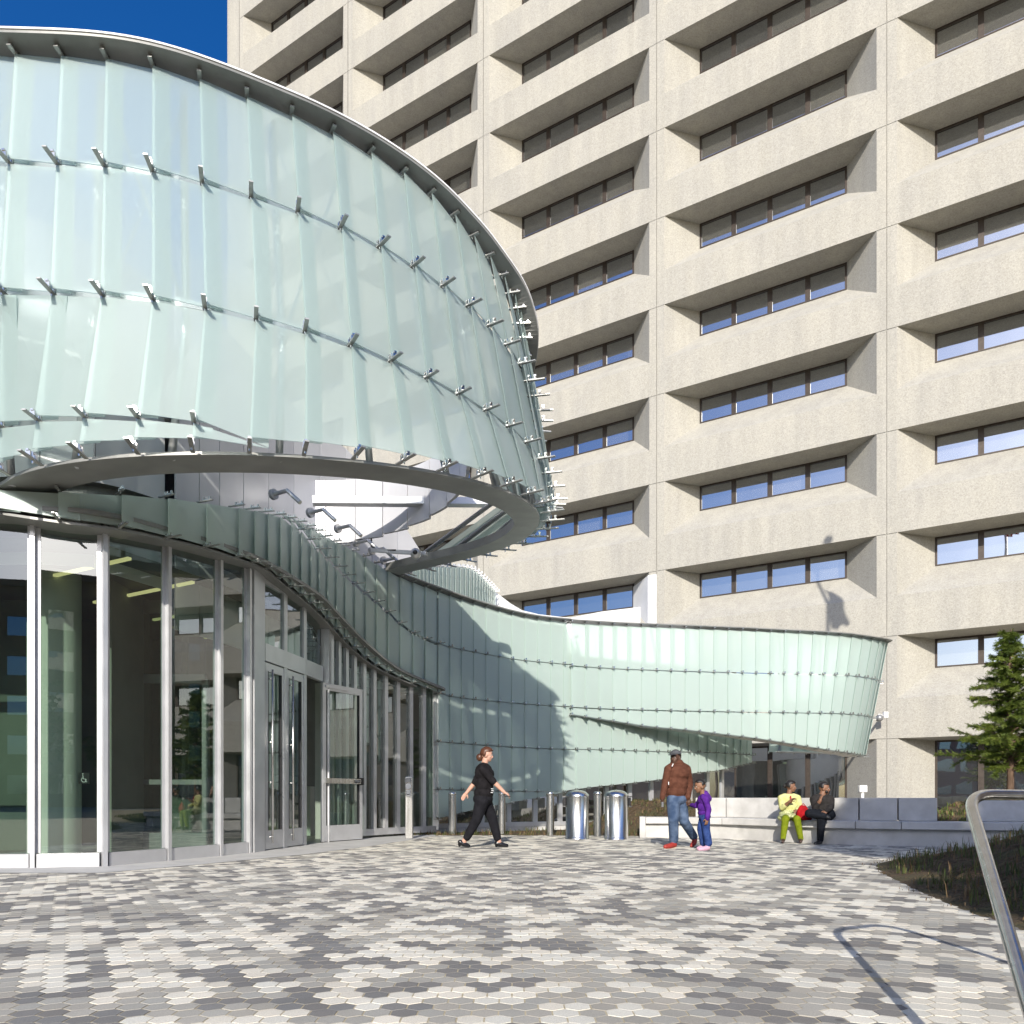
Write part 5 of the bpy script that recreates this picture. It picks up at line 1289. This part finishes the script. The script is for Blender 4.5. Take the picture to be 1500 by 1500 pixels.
b.chain([J(1204, 1193, -.02), J(1185.5, 1191.5, -.34), J(1207, 1195.5, -.50)], [.10, .082, .06], 'pants'); b.chain([J(1208.5, 1195.5, -.51), J(1214, 1198, -.53)], [.042, .034], 'shoe')
loc = V(J(1206, 1200), .43)
s2 = b.build('seated bearded man in charcoal top with one leg crossed, hand at his chin', loc, [('top', cloth('charcoal_knit', (.03,.027,.026), (.05,.045,.043))), ('skin', sk_tan), ('pants', cloth('navy_trouser', (.010,.012,.017), (.017,.02,.027))), ('shoe', mat('black_shoe', (.012,.012,.013), .4))], .0065)
b.face(s2, lip_d, hair_b); b.hair(s2, hair_b, front=.40, low=-.25, grow=1.04)
mb = MB(); A = b.A
for y in np.linspace(-.055, .055, 9): mb.ball(A(.062-.35*abs(y)-.0, y, -.078+.35*abs(y)), .026*.96, 8, 0, (1, .8, 1.1))
mb.tube([A(.088, .022, -.049), A(.098, 0, -.046), A(.088, -.022, -.049)], [.005, .008, .005], 6); mb.build('beard', hair_b, s2, True)
# the red bag between them
p = V(P(1178, 1195, 14.35), .43); t = thing('handbag', 'soft red handbag standing on the bench between the seated couple', 'bag', p)
mb = MB(); n = 16; prof = [(.135,.075,0),(.15,.085,.03),(.14,.075,.12),(.10,.05,.20),(.05,.025,.26),(.02,.015,.275)]
for i, (rx, ry, z) in enumerate(prof):
    for j in range(n):
        a = 2*math.pi*j/n; w_ = 1+.07*math.sin(3*a+i); mb.v.append(tuple(p+Vector((math.cos(a)*rx*w_-.02*i*.4, math.sin(a)*ry*w_, z+.004))))
for i in range(len(prof)-1):
    for j in range(n): mb.f.append((i*n+j, i*n+(j+1) % n, (i+1)*n+(j+1) % n, (i+1)*n+j)); mb.m.append(0)
mb.f.append(tuple(reversed(range(n)))); mb.m.append(0); mb.f.append(tuple((len(prof)-1)*n+j for j in range(n))); mb.m.append(0)
red = cloth('red_cloth', (.36,.008,.012), (.48,.015,.02)); mb.build('bag', red, t, True)
mb = MB(); mb.tube([p+Vector((-.09,0,.15)), p+Vector((-.07,.0,.25)), p+Vector((-.02,0,.31)), p+Vector((.04,0,.25)), p+Vector((.06,0,.16))], .009, 8); mb.build('handle', red, t, True)
